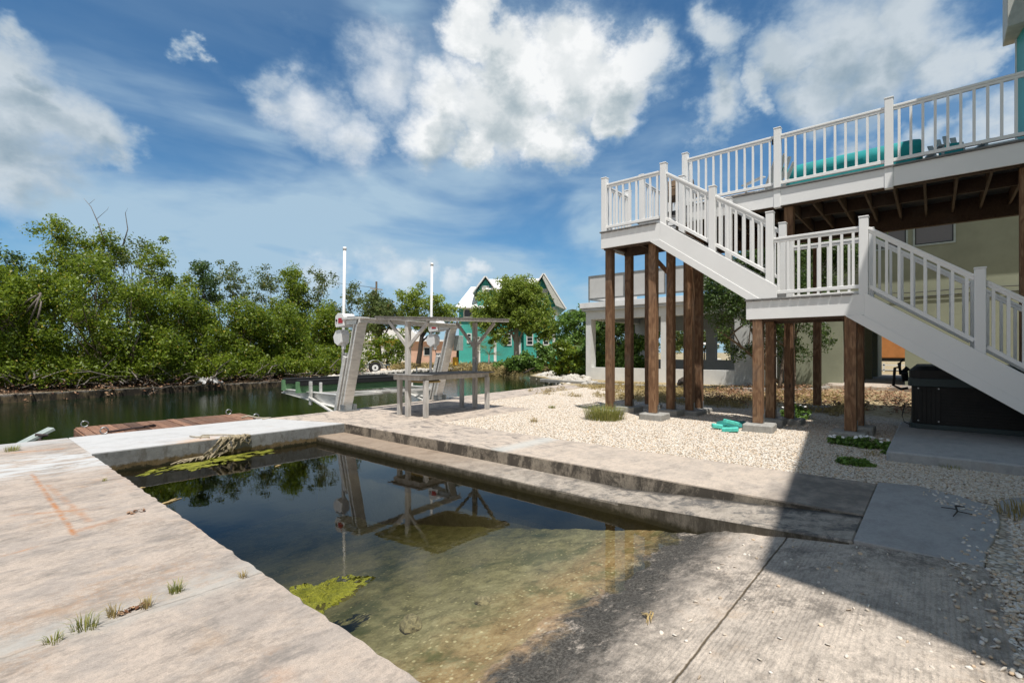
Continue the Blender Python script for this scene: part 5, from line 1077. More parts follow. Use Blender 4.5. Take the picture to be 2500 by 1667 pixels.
hpoly(MB(), [(-3.1, 6.0), (-1.4, 6.0), (-1.4, 7.6), (-2.27, 8.8), (-3.1, 7.6)], -.25, 3.0).build('dormer_wall', 'teal_siding', fh)
def slab_roof(pts4, th=.12):
    mb = MB(); v = [HM @ Vector(p) for p in pts4]; nrm = (v[1]-v[0]).cross(v[3]-v[0]).normalized()
    if nrm.z < 0: nrm = -nrm
    mb.v = [tuple(p) for p in v]+[tuple(p+nrm*th) for p in v]; mb.f = [(0, 1, 2, 3), (4, 5, 6, 7), (0, 1, 5, 4), (1, 2, 6, 5), (2, 3, 7, 6), (3, 0, 4, 7)]; return mb
rf = slab_roof([(-5.35, -.6, 5.75), (1.7, -.6, 5.75), (1.7, 4, 8.45), (-4.1, 4, 8.45)]); rf.build('roof', 'roof_white', fh)
slab_roof([(-5.35, 8.5, 5.75), (1.7, 8.5, 5.75), (1.7, 4, 8.45), (-4.1, 4, 8.45)]).build('roof', 'roof_white', fh)
slab_roof([(3.55, -1.6, 9.12), (3.55, 8.2, 9.12), (5.75, 8.2, 5.6), (5.75, -1.6, 5.6)]).build('roof', 'roof_white', fh); slab_roof([(3.55, -1.6, 9.12), (3.55, 8.2, 9.12), (1.25, 8.2, 5.7), (1.25, -1.6, 5.7)]).build('roof', 'roof_white', fh)
slab_roof([(-2.27, -.6, 9.0), (-2.27, 4, 9.0), (-1.0, 4, 7.3), (-1.0, -.6, 7.3)]).build('dormer_roof', 'roof_white', fh); slab_roof([(-2.27, -.6, 9.0), (-2.27, 4, 9.0), (-3.55, 4, 7.3), (-3.55, -.6, 7.3)]).build('dormer_roof', 'roof_white', fh)
slab_roof([(-2.27, 2.0, 9.0), (3.55, 2.0, 9.08), (3.55, -.5, 7.9), (-2.27, -.5, 7.6)]).build('roof', 'roof_white', fh)
hpoly(MB(), [(4.75, 6.0), (5.6, 5.62), (5.7, 5.75), (3.55, 9.05), (3.45, 8.7)], -1.55, -1.05).build('gable_soffit', 'beige_soffit', fh)
for x in (-2.95, -1.3, 1.2, 3.05, 4.62): yy = -1.06 if x > 1.5 else -.06; MB().box(x-.13, yy, 0, x+.13, yy+.055, 2.95 if x < 4.6 else 5.9, HM).build('corner_board', 'white_paint', fh)
def hwin(x0, x1, z0, z1, y, panes=True, mat='glass_dark'):
    f = MB().box(x0-.09, y-.06, z0-.12, x1+.09, y, z0, HM).box(x0-.09, y-.06, z1, x1+.09, y, z1+.09, HM).box(x0-.09, y-.06, z0, x0, y, z1, HM).box(x1, y-.06, z0, x1+.09, y, z1, HM)
    if panes:
        for t in (.33, .66): f.box(x0, y-.05, z0+(z1-z0)*t-.025, x1, y-.01, z0+(z1-z0)*t+.025, HM)
    o = f.build('window', 'white_paint', fh); MB().box(x0, y-.03, z0, x1, y-.005, z1, HM).build('pane', mat, o); return o
hwin(1.95, 2.45, 2.15, 3.2, -1.0); hwin(3.6, 4.05, 2.15, 3.1, -1.0); hwin(-.35, .3, 2.15, 3.2, 0); hwin(-4.1, -3.8, 2.4, 3.2, 0); hwin(-4.45, -3.7, 5.0, 5.7, 0, False); hwin(-2.55, -2.0, 7.5, 8.0, -.25, False, 'screen_mesh'); hwin(3.3, 3.9, 7.0, 7.6, -1.0, False, 'screen_mesh')
MB().box(4.76, 0, 0, 7.6, 6, 3.1, HM).build('side_wing', 'teal_siding', fh)
# pink building and far white roof
o2 = at(1062, 875, 52); PM = Matrix.Translation((o2[0], o2[1], 0)) @ Matrix.Rotation(-TH, 4, 'Z'); ph = thing('pink_building', 'low pink stucco building partly hidden behind the trees left of the cottage', 'building', (o2[0], o2[1], 0))
MB().box(-3.2, 0, 0, 2.3, 5, 2.5, PM).build('wall', 'pink_wall', ph); MB().box(-3.5, -.4, 2.5, 2.6, 5.4, 2.68, PM).build('roof', 'roof_white', ph); f = MB().box(-1.2, -.04, 1.0, -.3, -.001, 1.9, PM).build('window', 'white_paint', ph); MB().box(-1.13, -.05, 1.07, -.37, -.041, 1.83, PM).build('pane', 'glass_dark', f); MB().box(1.0, -.35, 0, 1.7, -.02, .75, PM).build('air_conditioner', 'screen_mesh', ph, bevel=.03)
o3 = at(935, 870, 75); PM = Matrix.Translation((o3[0], o3[1], 0)) @ Matrix.Rotation(-TH, 4, 'Z'); fw_ = thing('far_bungalow', 'distant white roofed bungalow glimpsed above the trailer wheel', 'building', (o3[0], o3[1], 0))
MB().box(-6, 0, 0, 6, 6, 3.2, PM).build('wall', 'stucco_white', fw_); hp = MB().extr([(-6.5, 3.2), (6.5, 3.2), (4, 5.0), (-4, 5.0)], 'y', -.5, 6.5); hp.v = [tuple(PM @ Vector(p)) for p in hp.v]; hp.build('roof', 'roof_white', fw_)
# utility pole and wire
u = at(919, 880, 62); up_ = thing('utility_pole', 'distant wooden utility pole with crossarm and hanging wires', 'utility pole', (u[0], u[1], 0))
MB().tube([(u[0], u[1], 0), (u[0], u[1], 10.3)], [.17, .12], 8).build('pole', 'bark', up_); MB().box(u[0]-.9, u[1]-.05, 9.3, u[0]+.9, u[1]+.05, 9.42, None).build('crossarm', 'bark_pale', up_); MB().tube([(u[0]-.4, u[1], 8.3), (u[0]-.4, u[1], 9.0)], .22, 8).build('transformer', 'aluminium_dark', up_)
e1 = at(1080, 770, 58); MB().tube([(u[0], u[1], 8.0), ((u[0]+e1[0])/2, (u[1]+e1[1])/2, 6.4), e1], .025, 4).build('wire', 'wire', up_); e2 = at(815, 690, 70); MB().tube([(u[0], u[1], 9.5), e2], .025, 4).build('wire', 'wire', up_)

# ---------------------------------------------------------------- machinery behind the mangroves
c = at(915, 905, 30); bt = thing('boat_trailer', 'old boat trailer with a black tyre and pale mudguard on the far bank', 'trailer', (c[0], c[1], 0)); TM = Matrix.Translation((c[0], c[1], .05)) @ Matrix.Rotation(-TH+.5, 4, 'Z')
wh = MB().tube([TM @ Vector((0, -.1, .36)), TM @ Vector((0, .1, .36))], .36, 22).build('wheel', 'tyre', bt, bevel=.03); MB().tube([TM @ Vector((0, -.115, .36)), TM @ Vector((0, .0, .36))], .19, 18).build('rim', 'pvc', wh); MB().tube([TM @ Vector((0, -.13, .36)), TM @ Vector((0, -.11, .36))], .06, 10).build('hub', 'dark_metal', wh)
mg = MB()
for i in range(8): a = pi*i/8; a2 = pi*(i+1)/8; mg.beam(TM @ Vector((.48*cos(a), 0, .36+.48*sin(a))), TM @ Vector((.48*cos(a2), 0, .36+.48*sin(a2))), .26, .02, up=(0, 0, 1) if .2 < i/8 < .8 else (1, 0, 0.2))
mg.build('mudguard', 'aluminium', bt); MB().beam(TM @ Vector((-2.2, .4, .5)), TM @ Vector((1.0, .4, .5)), .1, .1).beam(TM @ Vector((-2.2, .4, .5)), TM @ Vector((-2.2, .4, 1.2)), .08, .08).build('frame', 'galvanised', bt)
c = at(800, 905, 27.5); dg = thing('orange_excavator', 'rusty orange mini digger half hidden behind the mangroves', 'excavator', (c[0], c[1], 0)); DM = Matrix.Translation((c[0], c[1], .05)) @ Matrix.Rotation(-TH, 4, 'Z')
MB().box(-.5, -.5, .55, .55, .5, 1.15, DM).build('body', 'orange_paint', dg, bevel=.06); MB().box(-.8, -.55, .05, .8, -.25, .45, DM).box(-.8, .25, .05, .8, .55, .45, DM).build('tracks', 'tyre', dg, bevel=.12)
MB().beam(DM @ Vector((-.4, 0, 1.0)), DM @ Vector((-1.5, 0, 1.7)), .16, .16).beam(DM @ Vector((-1.5, 0, 1.7)), DM @ Vector((-2.2, 0, .8)), .13, .13).build('arm', 'orange_paint', dg); MB().box(-2.4, -.25, .4, -2.05, .25, .8, DM).build('bucket', 'dark_metal', dg); MB().box(-.1, -.2, 1.15, .3, .2, 1.5, DM).build('seat', 'dark_metal', dg, bevel=.05)
c = at(945, 832, 40); tag(MB().box(-.9, -.3, 0, .9, .3, .55, Matrix.Translation((c[0], c[1], 1.9)) @ Matrix.Rotation(-TH, 4, 'Z')).box(-.05, -.05, -1.9, .05, .05, 0, Matrix.Translation((c[0], c[1], 1.9))).build('orange_sign', 'yellow_plastic'), 'small orange board on a post far behind the trees', 'sign')

# ---------------------------------------------------------------- mangroves and trees
def blobs_px(px, yt, yb, hw, d, n=6, seed=1, deep=1.3, fill=1.0):
    """lumpy crown: ellipsoids spread over the silhouette measured in the photograph"""
    rg = random.Random(seed); s = d/FPX; H = (yb-yt)*s; Wd = hw*s; out = []
    cx, cy, _ = at(px, 860, d); zt = CH+(860-yt)*s; zb = CH+(860-yb)*s
    for i in range(n):
        t = (i+.5)/n; z = zb+H*(0.16+0.70*t); prof_ = sin(pi*min(.94, max(.18, t*0.86+.12)))**0.55; r = max(.5, min(Wd*0.62, H*0.30))*rg.uniform(.75, 1.1)*(1.0-.28*t)
        off = rg.uniform(-1, 1)*max(0.05, Wd*prof_-r); dd = rg.uniform(-deep, deep)
        z = min(z, zt-r*.85)
        out.append((cx+RT[0]*off+FW[0]*dd, cy+RT[1]*off+FW[1]*dd, z, r, r, r*.9))
    out.append((cx, cy, zt-.45*H*.5, min(Wd*.5, H*.3), min(Wd*.5, H*.3), .45*H*.5))
    return out
def bank_d(px):
    r = (px-1250)/FPX; return 23.3/(FW[1]+RT[1]*r)
MG = [ # px, ytop, ybot, halfwidth, depth offset, leaf, leafsize, blobs, label
 (-70, 560, 900, 110, 1.5, 'leaf_mangrove', 'dense mangrove tree cut by the left frame edge'),
 (15, 575, 850, 70, 5.0, 'leaf_dark', 'dark small leaved tree rising behind at the far left'),
 (60, 640, 905, 95, .9, 'leaf_mangrove', 'low bright mangrove at the water by the pale broken branches'),
 (135, 508, 800, 75, 3.2, 'leaf_mangrove', 'tallest mangrove at the left, its dark crown against the sky'),
 (205, 600, 905, 85, 1.1, 'leaf_mangrove', 'wide mangrove standing in front of the tallest one'),
 (250, 545, 800, 65, 3.6, 'leaf_mangrove', 'mangrove with a bare grey twig sticking up just right of the tallest crown'),
 (325, 538, 780, 60, 4.2, 'leaf_olive', 'thin topped olive mangrove with silvery dead twigs in its crown'),
 (335, 660, 905, 85, 1.0, 'leaf_mangrove', 'rounded low mangrove leaning over the bank left of the tarpaulin scrap'),
 (405, 580, 840, 60, 3.0, 'leaf_mangrove', 'middle height mangrove on the falling slope of the canopy'),
 (455, 690, 905, 80, 1.2, 'leaf_mangrove', 'low fresh green mangrove above the tarpaulin scrap'),
 (487, 612, 800, 34, 5.0, 'leaf_dark', 'narrow dark spire of a tree between the tall canopy and the sparse trees'),
 (555, 620, 830, 68, 6.5, 'leaf_olive', 'sparse airy tree with sky showing through left of centre'),
 (585, 720, 900, 75, 1.5, 'leaf_mangrove', 'bushy mangrove below the sparse airy trees'),
 (645, 622, 850, 66, 6.0, 'leaf_olive', 'second sparse grey barked tree with thin foliage'),
 (690, 730, 900, 75, 2.0, 'leaf_mangrove', 'yellowing mangrove left of the first leaning lift track'),
 (720, 640, 850, 64, 5.0, 'leaf_mangrove', 'upright green tree behind the yellowing mangrove'),
 (792, 642, 850, 62, 5.5, 'leaf_olive', 'tall feathery tree just left of the near white guide pole'),
 (800, 740, 880, 70, 2.6, 'leaf_mangrove', 'dense bush in front of the orange digger'),
 (862, 668, 860, 45, 7.0, 'leaf_olive', 'leaning leafy tree right of the near white guide pole'),
]
for i, (px, yt, yb, hw, do, lf_, lab) in enumerate(MG):
    d = bank_d(px)+do-(.35 if yb >= 900 else 0); sparse = lf_ == 'leaf_olive'; s = d/FPX; x, y, _ = at(px, 860, d)
    H = (yb-yt)*s
    tree('mangrove' if lf_ == 'leaf_mangrove' else 'scrub_tree', lab, (x, y, 0.0), blobs_px(px, yt, min(905, yb+40), hw, d, 13 if H > 3.2 else 9, i+40), lf_, 'bark_pale' if sparse else 'bark',
         leafsize=.088+.0015*d, per=46 if sparse else 86, clump=.36 if sparse else .42, spacing=.66 if sparse else .52, trunks=2 if sparse else 4, tr=.07 if sparse else .08, limbs=12, seed=i+200,
         group='mangroves and scrub trees along the far bank', shell=.35, bare=5 if 'dead twigs' in lab or 'twig' in lab else 0)
TR = [ # px base, d, list of (px,py,rpx), leaf, label, name, trunk r
 (932, 40, [(912, 745, 42), (930, 775, 45), (905, 800, 38), (950, 760, 30)], 'leaf_olive', 'olive green tree left of the cleaning table roof behind the trailer', 'shade_tree', .14, 'bark_dark'),
 (945, 33, [(930, 850, 40), (965, 860, 32), (985, 835, 28), (905, 870, 24)], 'leaf_mangrove', 'low spreading shrub behind the first lift track on the far bank', 'shore_shrub', .05, 'bark_dark'),
 (1020, 37, [(1000, 745, 36), (1025, 725, 32), (1060, 745, 34), (1090, 770, 30), (1010, 780, 36), (1050, 790, 34), (1105, 760, 22), (985, 720, 18)], 'leaf_round', 'dark forked tree with a crooked trunk behind the far guide pole', 'shade_tree', .20, 'bark_dark'),
 (1264, 44, [(1250, 712, 44), (1200, 740, 40), (1300, 735, 42), (1185, 785, 34), (1235, 770, 46), (1290, 785, 44), (1330, 800, 36), (1165, 760, 20), (1215, 815, 32), (1345, 815, 24), (1250, 735, 50), (1285, 705, 36), (1322, 765, 34)], 'leaf_round', 'round spreading tree in front of the turquoise cottage', 'shade_tree', .28, 'bark_pale'),
 (1395, 42, [(1385, 790, 34), (1420, 780, 34), (1440, 820, 36), (1400, 830, 36)], 'leaf_bright', 'bright green tree between the cottage and the white pavilion', 'shade_tree', .12, 'bark_dark'),
 (1290, 33, [(1250, 890, 20), (1285, 880, 24), (1310, 890, 20), (1335, 870, 26), (1320, 850, 16), (1268, 895, 15)], 'leaf_bright', 'low bright mangrove hedge hanging over the canal end', 'shore_shrub', .05, 'bark_dark'),
 (1212, 35, [(1212, 896, 13), (1226, 900, 12)], 'leaf_bright', 'small shrub alone among the white rocks of the bank', 'shore_shrub', .03, 'bark_dark'),
 (1395, 27, [(1375, 850, 26), (1400, 880, 32), (1365, 890, 24), (1425, 900, 28), (1385, 905, 24)], 'leaf_mangrove', 'rounded bush beside the canal in front of the white pavilion corner', 'shore_shrub', .05, 'bark_dark'),
 (1450, 26, [(1455, 825, 22), (1445, 860, 34), (1470, 885, 34), (1430, 895, 30), (1495, 905, 22)], 'leaf_bright', 'light green bush growing against the left pavilion column', 'garden_bush', .05, 'bark_dark'),
 (1530, 25, [(1540, 850, 28), (1565, 835, 22), (1530, 895, 34), (1500, 870, 20), (1565, 885, 24)], 'leaf_bright', 'light green bush in front of the first pavilion opening', 'garden_bush', .05, 'bark_dark'),
 (1500, 48, [(1470, 800, 40), (1530, 790, 44), (1590, 800, 40), (1560, 840, 44), (1490, 845, 40)], 'leaf_dark', 'dark hedge seen through the first opening of the pavilion', 'garden_hedge', .08, 'bark_dark'),
 (1720, 50, [(1690, 820, 34), (1730, 825, 36), (1770, 815, 36), (1650, 830, 34), (1790, 850, 26)], 'leaf_olive', 'grey green shrubs beyond the pavilion behind the golf cart', 'garden_hedge', .08, 'bark_dark'),
]
for i, (px, d, bl_, lf_, lab, nm, tr_, bk) in enumerate(TR):
    x, y, _ = at(px, 860, d); s = d/FPX; bl2 = []
    rgb = random.Random(i)
    for (a, b_, r) in bl_:
        X, Y, Z = at(a, b_, d+rgb.uniform(-.6, .6)*r*s*1.2); bl2.append((X, Y, max(Z, .25), r*s, r*s, r*s*.9))
    small = max(r for *_, r in bl_)*s < 1.0
    tree(nm, lab, (x, y, 0.0), bl2, lf_, bk, leafsize=.10+.0028*d, per=48 if small else 44, clump=.26 if small else .44, spacing=.30 if small else .56, trunks=3 if small else 1, tr=tr_, limbs=14, seed=300+i, shell=.35, cat='bush' if 'bush' in nm or 'shrub' in nm or 'hedge' in nm else 'tree', foliage_name='foliage' if small else 'crown')
# dark tree beside the green house
dt = []
for (a, b_, r) in [(1745, 700, 55), (1730, 750, 35), (1790, 740, 52), (1800, 690, 50), (1850, 760, 45), (1770, 790, 30), (1840, 640, 55), (1900, 620, 60), (1960, 610, 65), (2030, 620, 60), (2085, 640, 40), (1860, 710, 60), (1930, 700, 60), (2000, 700, 55), (1800, 860, 18), (1830, 850, 26), (1880, 800, 40), (1930, 850, 36), (2020, 830, 30), (1980, 800, 30), (1715, 735, 22), (2120, 585, 26)]:
    X, Y, Z = at(a, b_, 17.5+random.uniform(-1.0, 1.0)); s = 17.5/FPX; dt.append((X, Y, Z, r*s, r*s, r*s*.85))
b_ = at(1925, 860, 17.8); tree('shade_tree', 'dark drooping leafy tree behind the middle landing against the green wall', (b_[0], b_[1], 0), dt, 'leaf_dark', 'bark', leafsize=.12, per=64, clump=.32, spacing=.36, trunks=4, tr=.06, limbs=24, seed=77, shell=.3, aspect=.36)
# palms
def palm(name, label, base, h, n, L, seed, tr=.1, fan=False):
    rg = random.Random(seed); t = thing(name, label, 'palm', base); top = Vector(base)+Vector((.1, 0, h))
    MB().tube([base, Vector(base).lerp(top, .5)+Vector((.06, .03, 0)), top], [tr, tr*.8, tr*.7], 8).build('trunk', 'bark_pale', t, smooth=True); mb = MB()
    for i in range(n):
        a = 2*pi*i/n+rg.uniform(-.3, .3); el = rg.uniform(-.2, 1.1); d = Vector((cos(a)*cos(el), sin(a)*cos(el), sin(el))); pts = []
        for k in range(8): u = k/7; pts.append(top+d*L*u+Vector((0, 0, -1))*L*(.55 if not fan else .25)*u*u)
        if fan:
            c = pts[5]; side = d.cross(Vector((0, 0, 1))).normalized()
            for q in range(15): ang = (q-7)/7*1.25; v = (d*cos(ang)+side*sin(ang)).normalized()*L*.5; b = len(mb.v); wv = side*.02; mb.v += [tuple(c-wv), tuple(c+wv), tuple(c+v+Vector((0, 0, -.12*L*abs(ang))))]; mb.f.append((b, b+1, b+2))
            mb.tube(pts[:6], .015, 4, cap=False)
        else:
            side = d.cross(Vector((0, 0, 1))).normalized()
            for k in range(1, 8):
                for u2 in (0, .33, .66):
                    c = pts[k-1].lerp(pts[k], u2); ll = L*.30*sin(pi*min(.95, (k+u2)/8.2))
                    for sg_ in (-1, 1): b = len(mb.v); v = side*sg_*ll+d*ll*.5+Vector((0, 0, -ll*.55)); w_ = d*.022; mb.v += [tuple(c-w_), tuple(c+w_), tuple(c+v)]; mb.f.append((b, b+1, b+2))
            mb.tube(pts, [.02-.002*k for k in range(8)], 4, cap=False)
    mb.build('fronds', 'leaf_palm', t, fix=False); return t
b_ = at(1403, 860, 48); palm('coconut_palm', 'distant palm top showing above the trees left of the white pavilion', (b_[0], b_[1], 0), 4.9, 16, 1.9, 5)
b_ = at(1192, 860, 41); palm('fan_palm', 'young fan palm in front of the cottage beside the round tree', (b_[0], b_[1], 0), 1.2, 16, 1.4, 6, fan=True); b_ = at(1165, 860, 41.5); palm('fan_palm', 'greyish fan palm at the left wall of the cottage under the table roof line', (b_[0], b_[1], 0), 1.9, 14, 1.2, 8, fan=True)
b_ = at(1425, 860, 33); palm('fan_palm', 'arching palm in the hedge between the canal bushes and the pavilion', (b_[0], b_[1], 0), 1.6, 13, 1.5, 9)
# undergrowth, dead branches, rocks on the far bank
ug = MB(); rg = random.Random(31)
for i in range(420):
    px = rg.uniform(-60, 900); d = bank_d(px)-.35+rg.random()**1.5*3.6; x, y, _ = at(px, 860, d); z = rg.uniform(.0, .55); a = rg.uniform(0, 2*pi); L = rg.uniform(.3, 1.3); r = rg.choice((.008, .012, .02, .03))
    p0 = Vector((x, y, z)); v = Vector((cos(a), sin(a), rg.uniform(-.5, .9))).normalized()*L; p2 = p0+v; p1 = (p0+p2)/2+Vector((rg.uniform(-.1, .1), rg.uniform(-.1, .1), rg.uniform(0, .12)))
    ug.tube([p0, p1, p2], [r, r*.8, r*.4], 4, cap=False)
tag(ug.build('driftwood_tangle', 'dead_wood', fix=False), 'tangle of grey dead branches and roots under the mangroves', 'branches', kind='stuff')
ul = []
for i in range(1500):
    px = rg.uniform(-60, 885); q = rg.random(); d = bank_d(px)-.15+q*3.2; x, y, _ = at(px, 860, d); ul.append((x, y, rg.uniform(.34, 1.0+q*1.3)))
tag(leaf_mesh('undergrowth', ul, [.33]*len(ul), 48, .11, 'leaf_mangrove', seed=9), 'low mangrove undergrowth hanging over the far seawall', 'undergrowth', kind='stuff')
lit = [(x, y, .05) for x, y in [at(rg.uniform(-80, 900), 860, 1)[:2] for _ in range(1)]]; lit = []
for i in range(260):
    px = rg.uniform(-60, 900); d = bank_d(px)-.3+rg.random()*2.4; x, y, _ = at(px, 860, d); lit.append((x, y, .04))
tag(leaf_mesh('leaf_litter', lit, [.45]*len(lit), 26, .10, 'litter', seed=12, up=2.0), 'brown fallen leaves on the far bank', 'leaf litter', kind='stuff')
db = MB()
for a, b2 in (((40, 755), (100, 715)), ((100, 715), (70, 790)), ((62, 765), (98, 722)), ((85, 800), (101, 735))): d = bank_d(80)+.1; db.tube([at(*a, d), at((a[0]+b2[0])/2+3, (a[1]+b2[1])/2-4, d), at(*b2, d)], [.028, .034, .022], 6)
tag(db.build('broken_branch', 'dead_wood', smooth=True), 'pale broken branches caught in the low mangrove at the left', 'branch')
tw = MB(); d = bank_d(250)+3.3; tw.tube([at(255, 590, d), at(240, 545, d), at(222, 505, d), at(205, 485, d)], [.03, .022, .014, .006], 5).tube([at(218, 498, d), at(232, 486, d)], [.01, .005], 4).tube([at(236, 535, d), at(262, 512, d), at(266, 505, d)], [.012, .007, .004], 4).tube([at(300, 600, d), at(312, 560, d), at(306, 520, d), at(312, 508, d)], [.03, .02, .012, .005], 5)
tag(tw.build('bare_twig', 'dead_wood', smooth=True), 'bare grey twigs reaching above the canopy at the left', 'branch')
tp = blobpoly(at(510, 860, 1)[0]*0+at(512, 860, bank_d(512)-.1)[0], at(512, 860, bank_d(512)-.1)[1], .55, .3, .4, 40, 21, .2, z=.06, th=.25); tag(tp.build('tarp_scrap', 'screen_mesh'), 'crumpled pale tarpaulin scrap on the far seawall', 'tarpaulin')
def rock_strip(name, label, path, n, width, smin, smax, mat, seed, z=0.0):
    rg = random.Random(seed); mb = MB(); tot = sum(math.dist(a, b2) for a, b2 in zip(path, path[1:]))
    for i in range(n):
        t = rg.random()*tot
        for a, b2 in zip(path, path[1:]):
            L = math.dist(a, b2)
            if t <= L: break
            t -= L
        u = t/L; x = a[0]+(b2[0]-a[0])*u; y = a[1]+(b2[1]-a[1])*u; nx, ny = -(b2[1]-a[1])/L, (b2[0]-a[0])/L; o = rg.uniform(0, width); s = rg.uniform(smin, smax)
        bm = bmesh.new(); bmesh.ops.create_icosphere(bm, subdivisions=1, radius=1); k = len(mb.v); of = Vector((i*1.3, i*.7, 0)); rot = Matrix.Rotation(rg.uniform(0, 6), 3, 'Z')
        for v in bm.verts: c = rot @ (v.co*(1+.35*mn.noise(v.co*1.5+of))*s); mb.v.append((x+nx*o+c.x, y+ny*o+c.y, z-.22+(o/width)*.28+c.z*.65))
        mb.f += [tuple(k+v.index for v in f.verts) for f in bm.faces]; bm.free()
    return tag(mb.build(name, mat, fix=False), label, 'rocks', kind='stuff')
rock_strip('bank_rocks', 'white limestone rubble along the far canal bank', [(37.2, 27), (35.8, 29.6), (30, 30.8), (22, 29.1), (16, 26.4), (11.8, 24.0)], 700, 2.0, .10, .34, 'rock', 4, .05)
rock_strip('bank_rocks', 'rough pale rubble lining the near canal bank behind the dock', [(17.0, 11.7), (20, 14.5), (22.5, 18), (27, 20.5)], 220, -1.6, .08, .28, 'rock', 5, .05)
# rubble lumps at the kerb and patio edge
# weeds and grass
GT = [((0.61, 9.55, 0), .10, .16, 110, 'grass_green', 'largest grass tuft growing at the far left of the slab'),
      ((0.855, 3.235, 0), .075, .07, 60, 'grass_green', 'grass tuft third from the basin edge along the joint'),
      ((0.70, 3.16, 0), .07, .06, 40, 'grass_dry', 'straw coloured tuft right of the dead leaf heap'),
      ((0.565, 3.175, 0), .08, .06, 45, 'grass_dry', 'dry yellow tuft left of the dead leaf heap'),
      ((0.45, 3.14, 0), .085, .10, 60, 'grass_green', 'dark green tuft second from the left in the joint'),
      ((0.33, 3.11, 0), .05, .07, 40, 'grass_green', 'leftmost small green tuft in the slab joint'),
      ((1.17, 3.14, 0), .05, .04, 30, 'grass_dry', 'tiny tuft at the basin edge end of the joint'),
      ((1.10, 6.6, 0), .04, .04, 20, 'grass_green', 'tiny tuft in the far joint of the left slab'),
      ((8.72, 5.05, -.02), .36, .75, 900, 'grass_green', 'big yellow green grass clump in front of the left footing'),
      ((9.6, 7.0, -.02), .12, .16, 70, 'grass_green', 'grass tuft on the gravel behind the walkway'),
      ((7.5, 5.9, -.02), .13, .14, 60, 'grass_dry', 'small grass tuft in the open gravel left of the big clump'),
      ((12.6, 8.2, -.02), .15, .30, 90, 'grass_dry', 'dry tuft far back on the gravel towards the dock end'),
      ((8.0, 0.62, -.02), .10, .22, 90, 'grass_dry', 'brownish grass patch below the hot tub pad corner'),
      ((7.6, 0.9, -.02), .06, .24, 70, 'grass_green', 'flat dark weed in the shaded gravel'),
      ((5.75, -0.55, 0), .18, .3, 120, 'grass_dry', 'dry grass clump at the right edge near the blue slab'),
      ((7.62, -0.15, -.02), .09, .2, 70, 'grass_green', 'grass tuft touching the front edge of the tub pad')]
for i, (loc, h, r, n, m_, lab) in enumerate(GT): grass_tuft('grass_tuft', lab, loc, h, r, n, m_, seed=60+i, group='grass tufts in the joints and gravel', w=.0022 if h < .11 else .004)
cg = MB(); rg = random.Random(5)
dry = []
for i in range(1500):
    x = rg.uniform(12.5, 19); y = rg.uniform(1.2, 10.5)
    if mn.noise(Vector((x*.5, y*.5, 0))) < -.12: continue
    dry.append((x, y, .02))
tag(leaf_mesh('dry_grass', dry, [.16]*len(dry), 22, .10, 'grass_dry', seed=3, up=-.2, aspect=.16), 'patchy dry grass and litter behind the timber posts', 'grass', kind='stuff')
dl = []
for i in range(420): dl.append((rg.uniform(13.5, 20.5), rg.uniform(-.5, 5.5), .03))
tag(leaf_mesh('leaf_litter', dl, [.28]*len(dl), 22, .09, 'litter', seed=13, up=2.0), 'reddish fallen leaves on the ground below the dark tree', 'leaf litter', kind='stuff')
fg = []
for i in range(900):
    px = rg.uniform(960, 1330); d = rg.uniform(33, 48); x, y, _ = at(px, 860, d)
    if mn.noise(Vector((x*.25, y*.25, 3))) > -.02: fg.append((x, y, .10))
tag(leaf_mesh('meadow_grass', fg, [.5]*len(fg), 26, .34, 'grass_dry', seed=23, up=-.2, aspect=.16), 'tall dry grass in front of the cottage', 'grass', kind='stuff')
def flower_bed(name, label, cx, cy, rx, ry, h, nfl, seed):
    rg = random.Random(seed); t = thing(name, label, 'plant', (cx, cy, 0)); pts = []
    for i in range(int(60*rx*ry/.12)+30): a = rg.uniform(0, 2*pi); q = sqrt(rg.random()); pts.append((cx+rx*q*cos(a), cy+ry*q*sin(a), rg.uniform(.02, h*(1-.5*q))))
    leaf_mesh('foliage', pts, [.05]*len(pts), 26, .045, 'leaf_bright', t, seed=seed, origin=(cx, cy, 0), aspect=.6)
    mb = MB()
    for i in range(nfl):
        a = rg.uniform(0, 2*pi); q = sqrt(rg.random()); x, y, z = cx+rx*q*cos(a), cy+ry*q*sin(a), h*(1-.45*q)+.04; nx = Vector((rg.uniform(-.8, -.1), rg.uniform(-.5, .4), 1)).normalized(); u_ = nx.cross(Vector((0, 1, 0))).normalized(); v_ = nx.cross(u_)
        k = len(mb.v); mb.v.append((x, y, z-.008)); mb.v += [tuple(Vector((x, y, z))+(u_*cos(b)+v_*sin(b))*.026*(1 if j % 2 else .72)) for j, b in enumerate([2*pi*m/10 for m in range(10)])]; mb.f += [(k, k+1+j, k+1+(j+1) % 10) for j in range(10)]
    mb.build('flowers', 'petal', t, fix=False)
flower_bed('petunia', 'row of white flowered plants beside the front right timber post', 8.62, .78, .18, .42, .12, 22, 1)
flower_bed('petunia', 'bushy green plant with few white flowers behind the middle timber posts', 11.3, 2.12, .24, .26, .32, 7, 2)
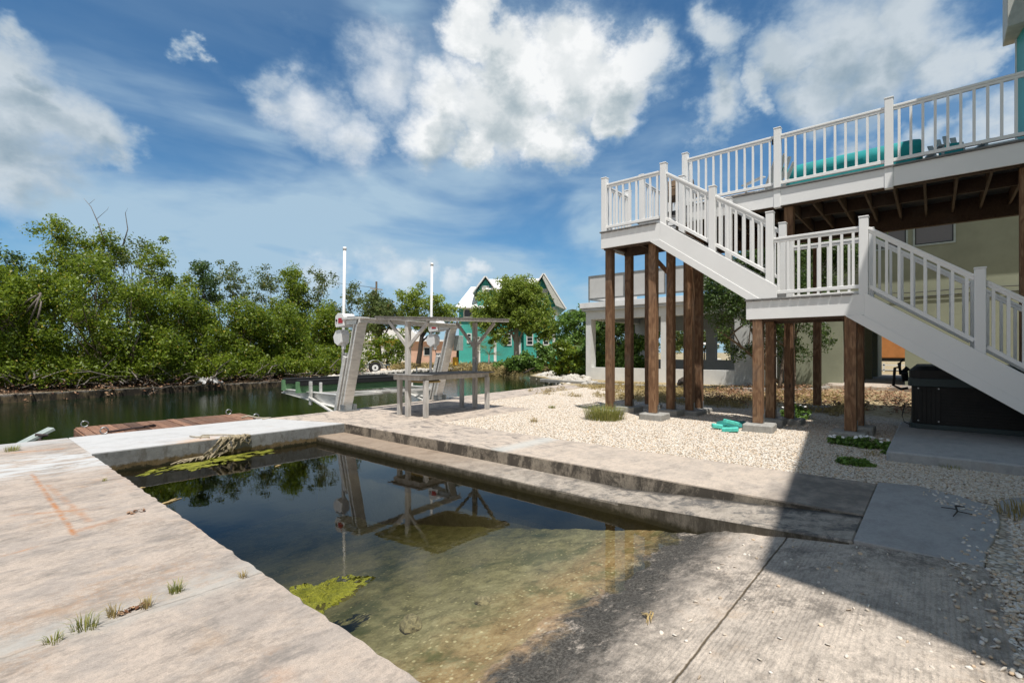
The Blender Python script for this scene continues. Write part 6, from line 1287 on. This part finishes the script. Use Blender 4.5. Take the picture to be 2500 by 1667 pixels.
flower_bed('weed', 'low leafy weed in the shaded gravel before the flowers', 8.2, .35, .12, .14, .05, 0, 3); flower_bed('weed', 'flat green weed nearest the walkway in the gravel', 7.2, .72, .14, .16, .04, 0, 4)
# small debris
dr = []
for i in range(4): dr.append((.60+i*.032, 3.17+i*.004, .008))
tag(leaf_mesh('dead_leaves', dr, [.022]*4, 14, .028, 'litter', seed=41, up=1.0), 'little heap of dead leaves in the slab joint', 'dead leaves')
dr = [(1.02, 5.08, .006), (1.06, 5.1, .006), (1.1, 5.09, .006)]; tag(leaf_mesh('dead_leaves', dr, [.03]*3, 8, .035, 'litter', seed=42, up=1.0), 'curled brown leaves near the slab edge', 'dead leaves')
tw = MB().tube([(5.35, -.12, .02), (5.5, -.15, .03), (5.62, -.14, .045), (5.7, -.2, .03)], [.004, .006, .008, .004], 5).tube([(5.5, -.15, .03), (5.52, -.24, .02)], .004, 4).tube([(5.55, -.14, .035), (5.6, -.05, .02)], .004, 4); tag(tw.build('fallen_twig', 'bark_dark'), 'dark twig lying on the path slab in the shade', 'twig')
tw = MB(); rg = random.Random(8)
for i in range(9):
    a = .5+rg.uniform(-.5, .5); x, y = 2.60+rg.uniform(-.03, .03), 1.22+rg.uniform(-.02, .02); L = rg.uniform(.03, .08)
    tw.tube([(x-L*cos(a), y-L*sin(a), rz(y-L*sin(a))+.012), (x, y, rz(y)+.02+rg.uniform(0, .01)), (x+L*cos(a+.5), y+L*sin(a+.5), rz(y+L*sin(a+.5))+.012)], [.002, .0035, .0015], 4)
tag(tw.build('fallen_twig', 'straw'), 'pale shredded twig on the black algae belt of the ramp', 'twig')
fl2 = MB()
for (px, py, a, L) in ((410, 1227, .2, .17), (420, 1222, .6, .10), (345, 1192, .1, .05), (680, 1137, .3, .06)):
    d = (CH-WL)*FPX/(py-860); x, y, _ = at(px, py, d); fl2.tube([(x-L*cos(a), y-L*sin(a), WL+.004), (x, y, WL+.008), (x+L*cos(a+.3), y+L*sin(a+.3), WL+.004)], [.004, .012, .003], 5)
tag(fl2.build('floating_debris', 'straw'), 'bits of straw and a feather floating on the basin water', 'debris', kind='stuff')
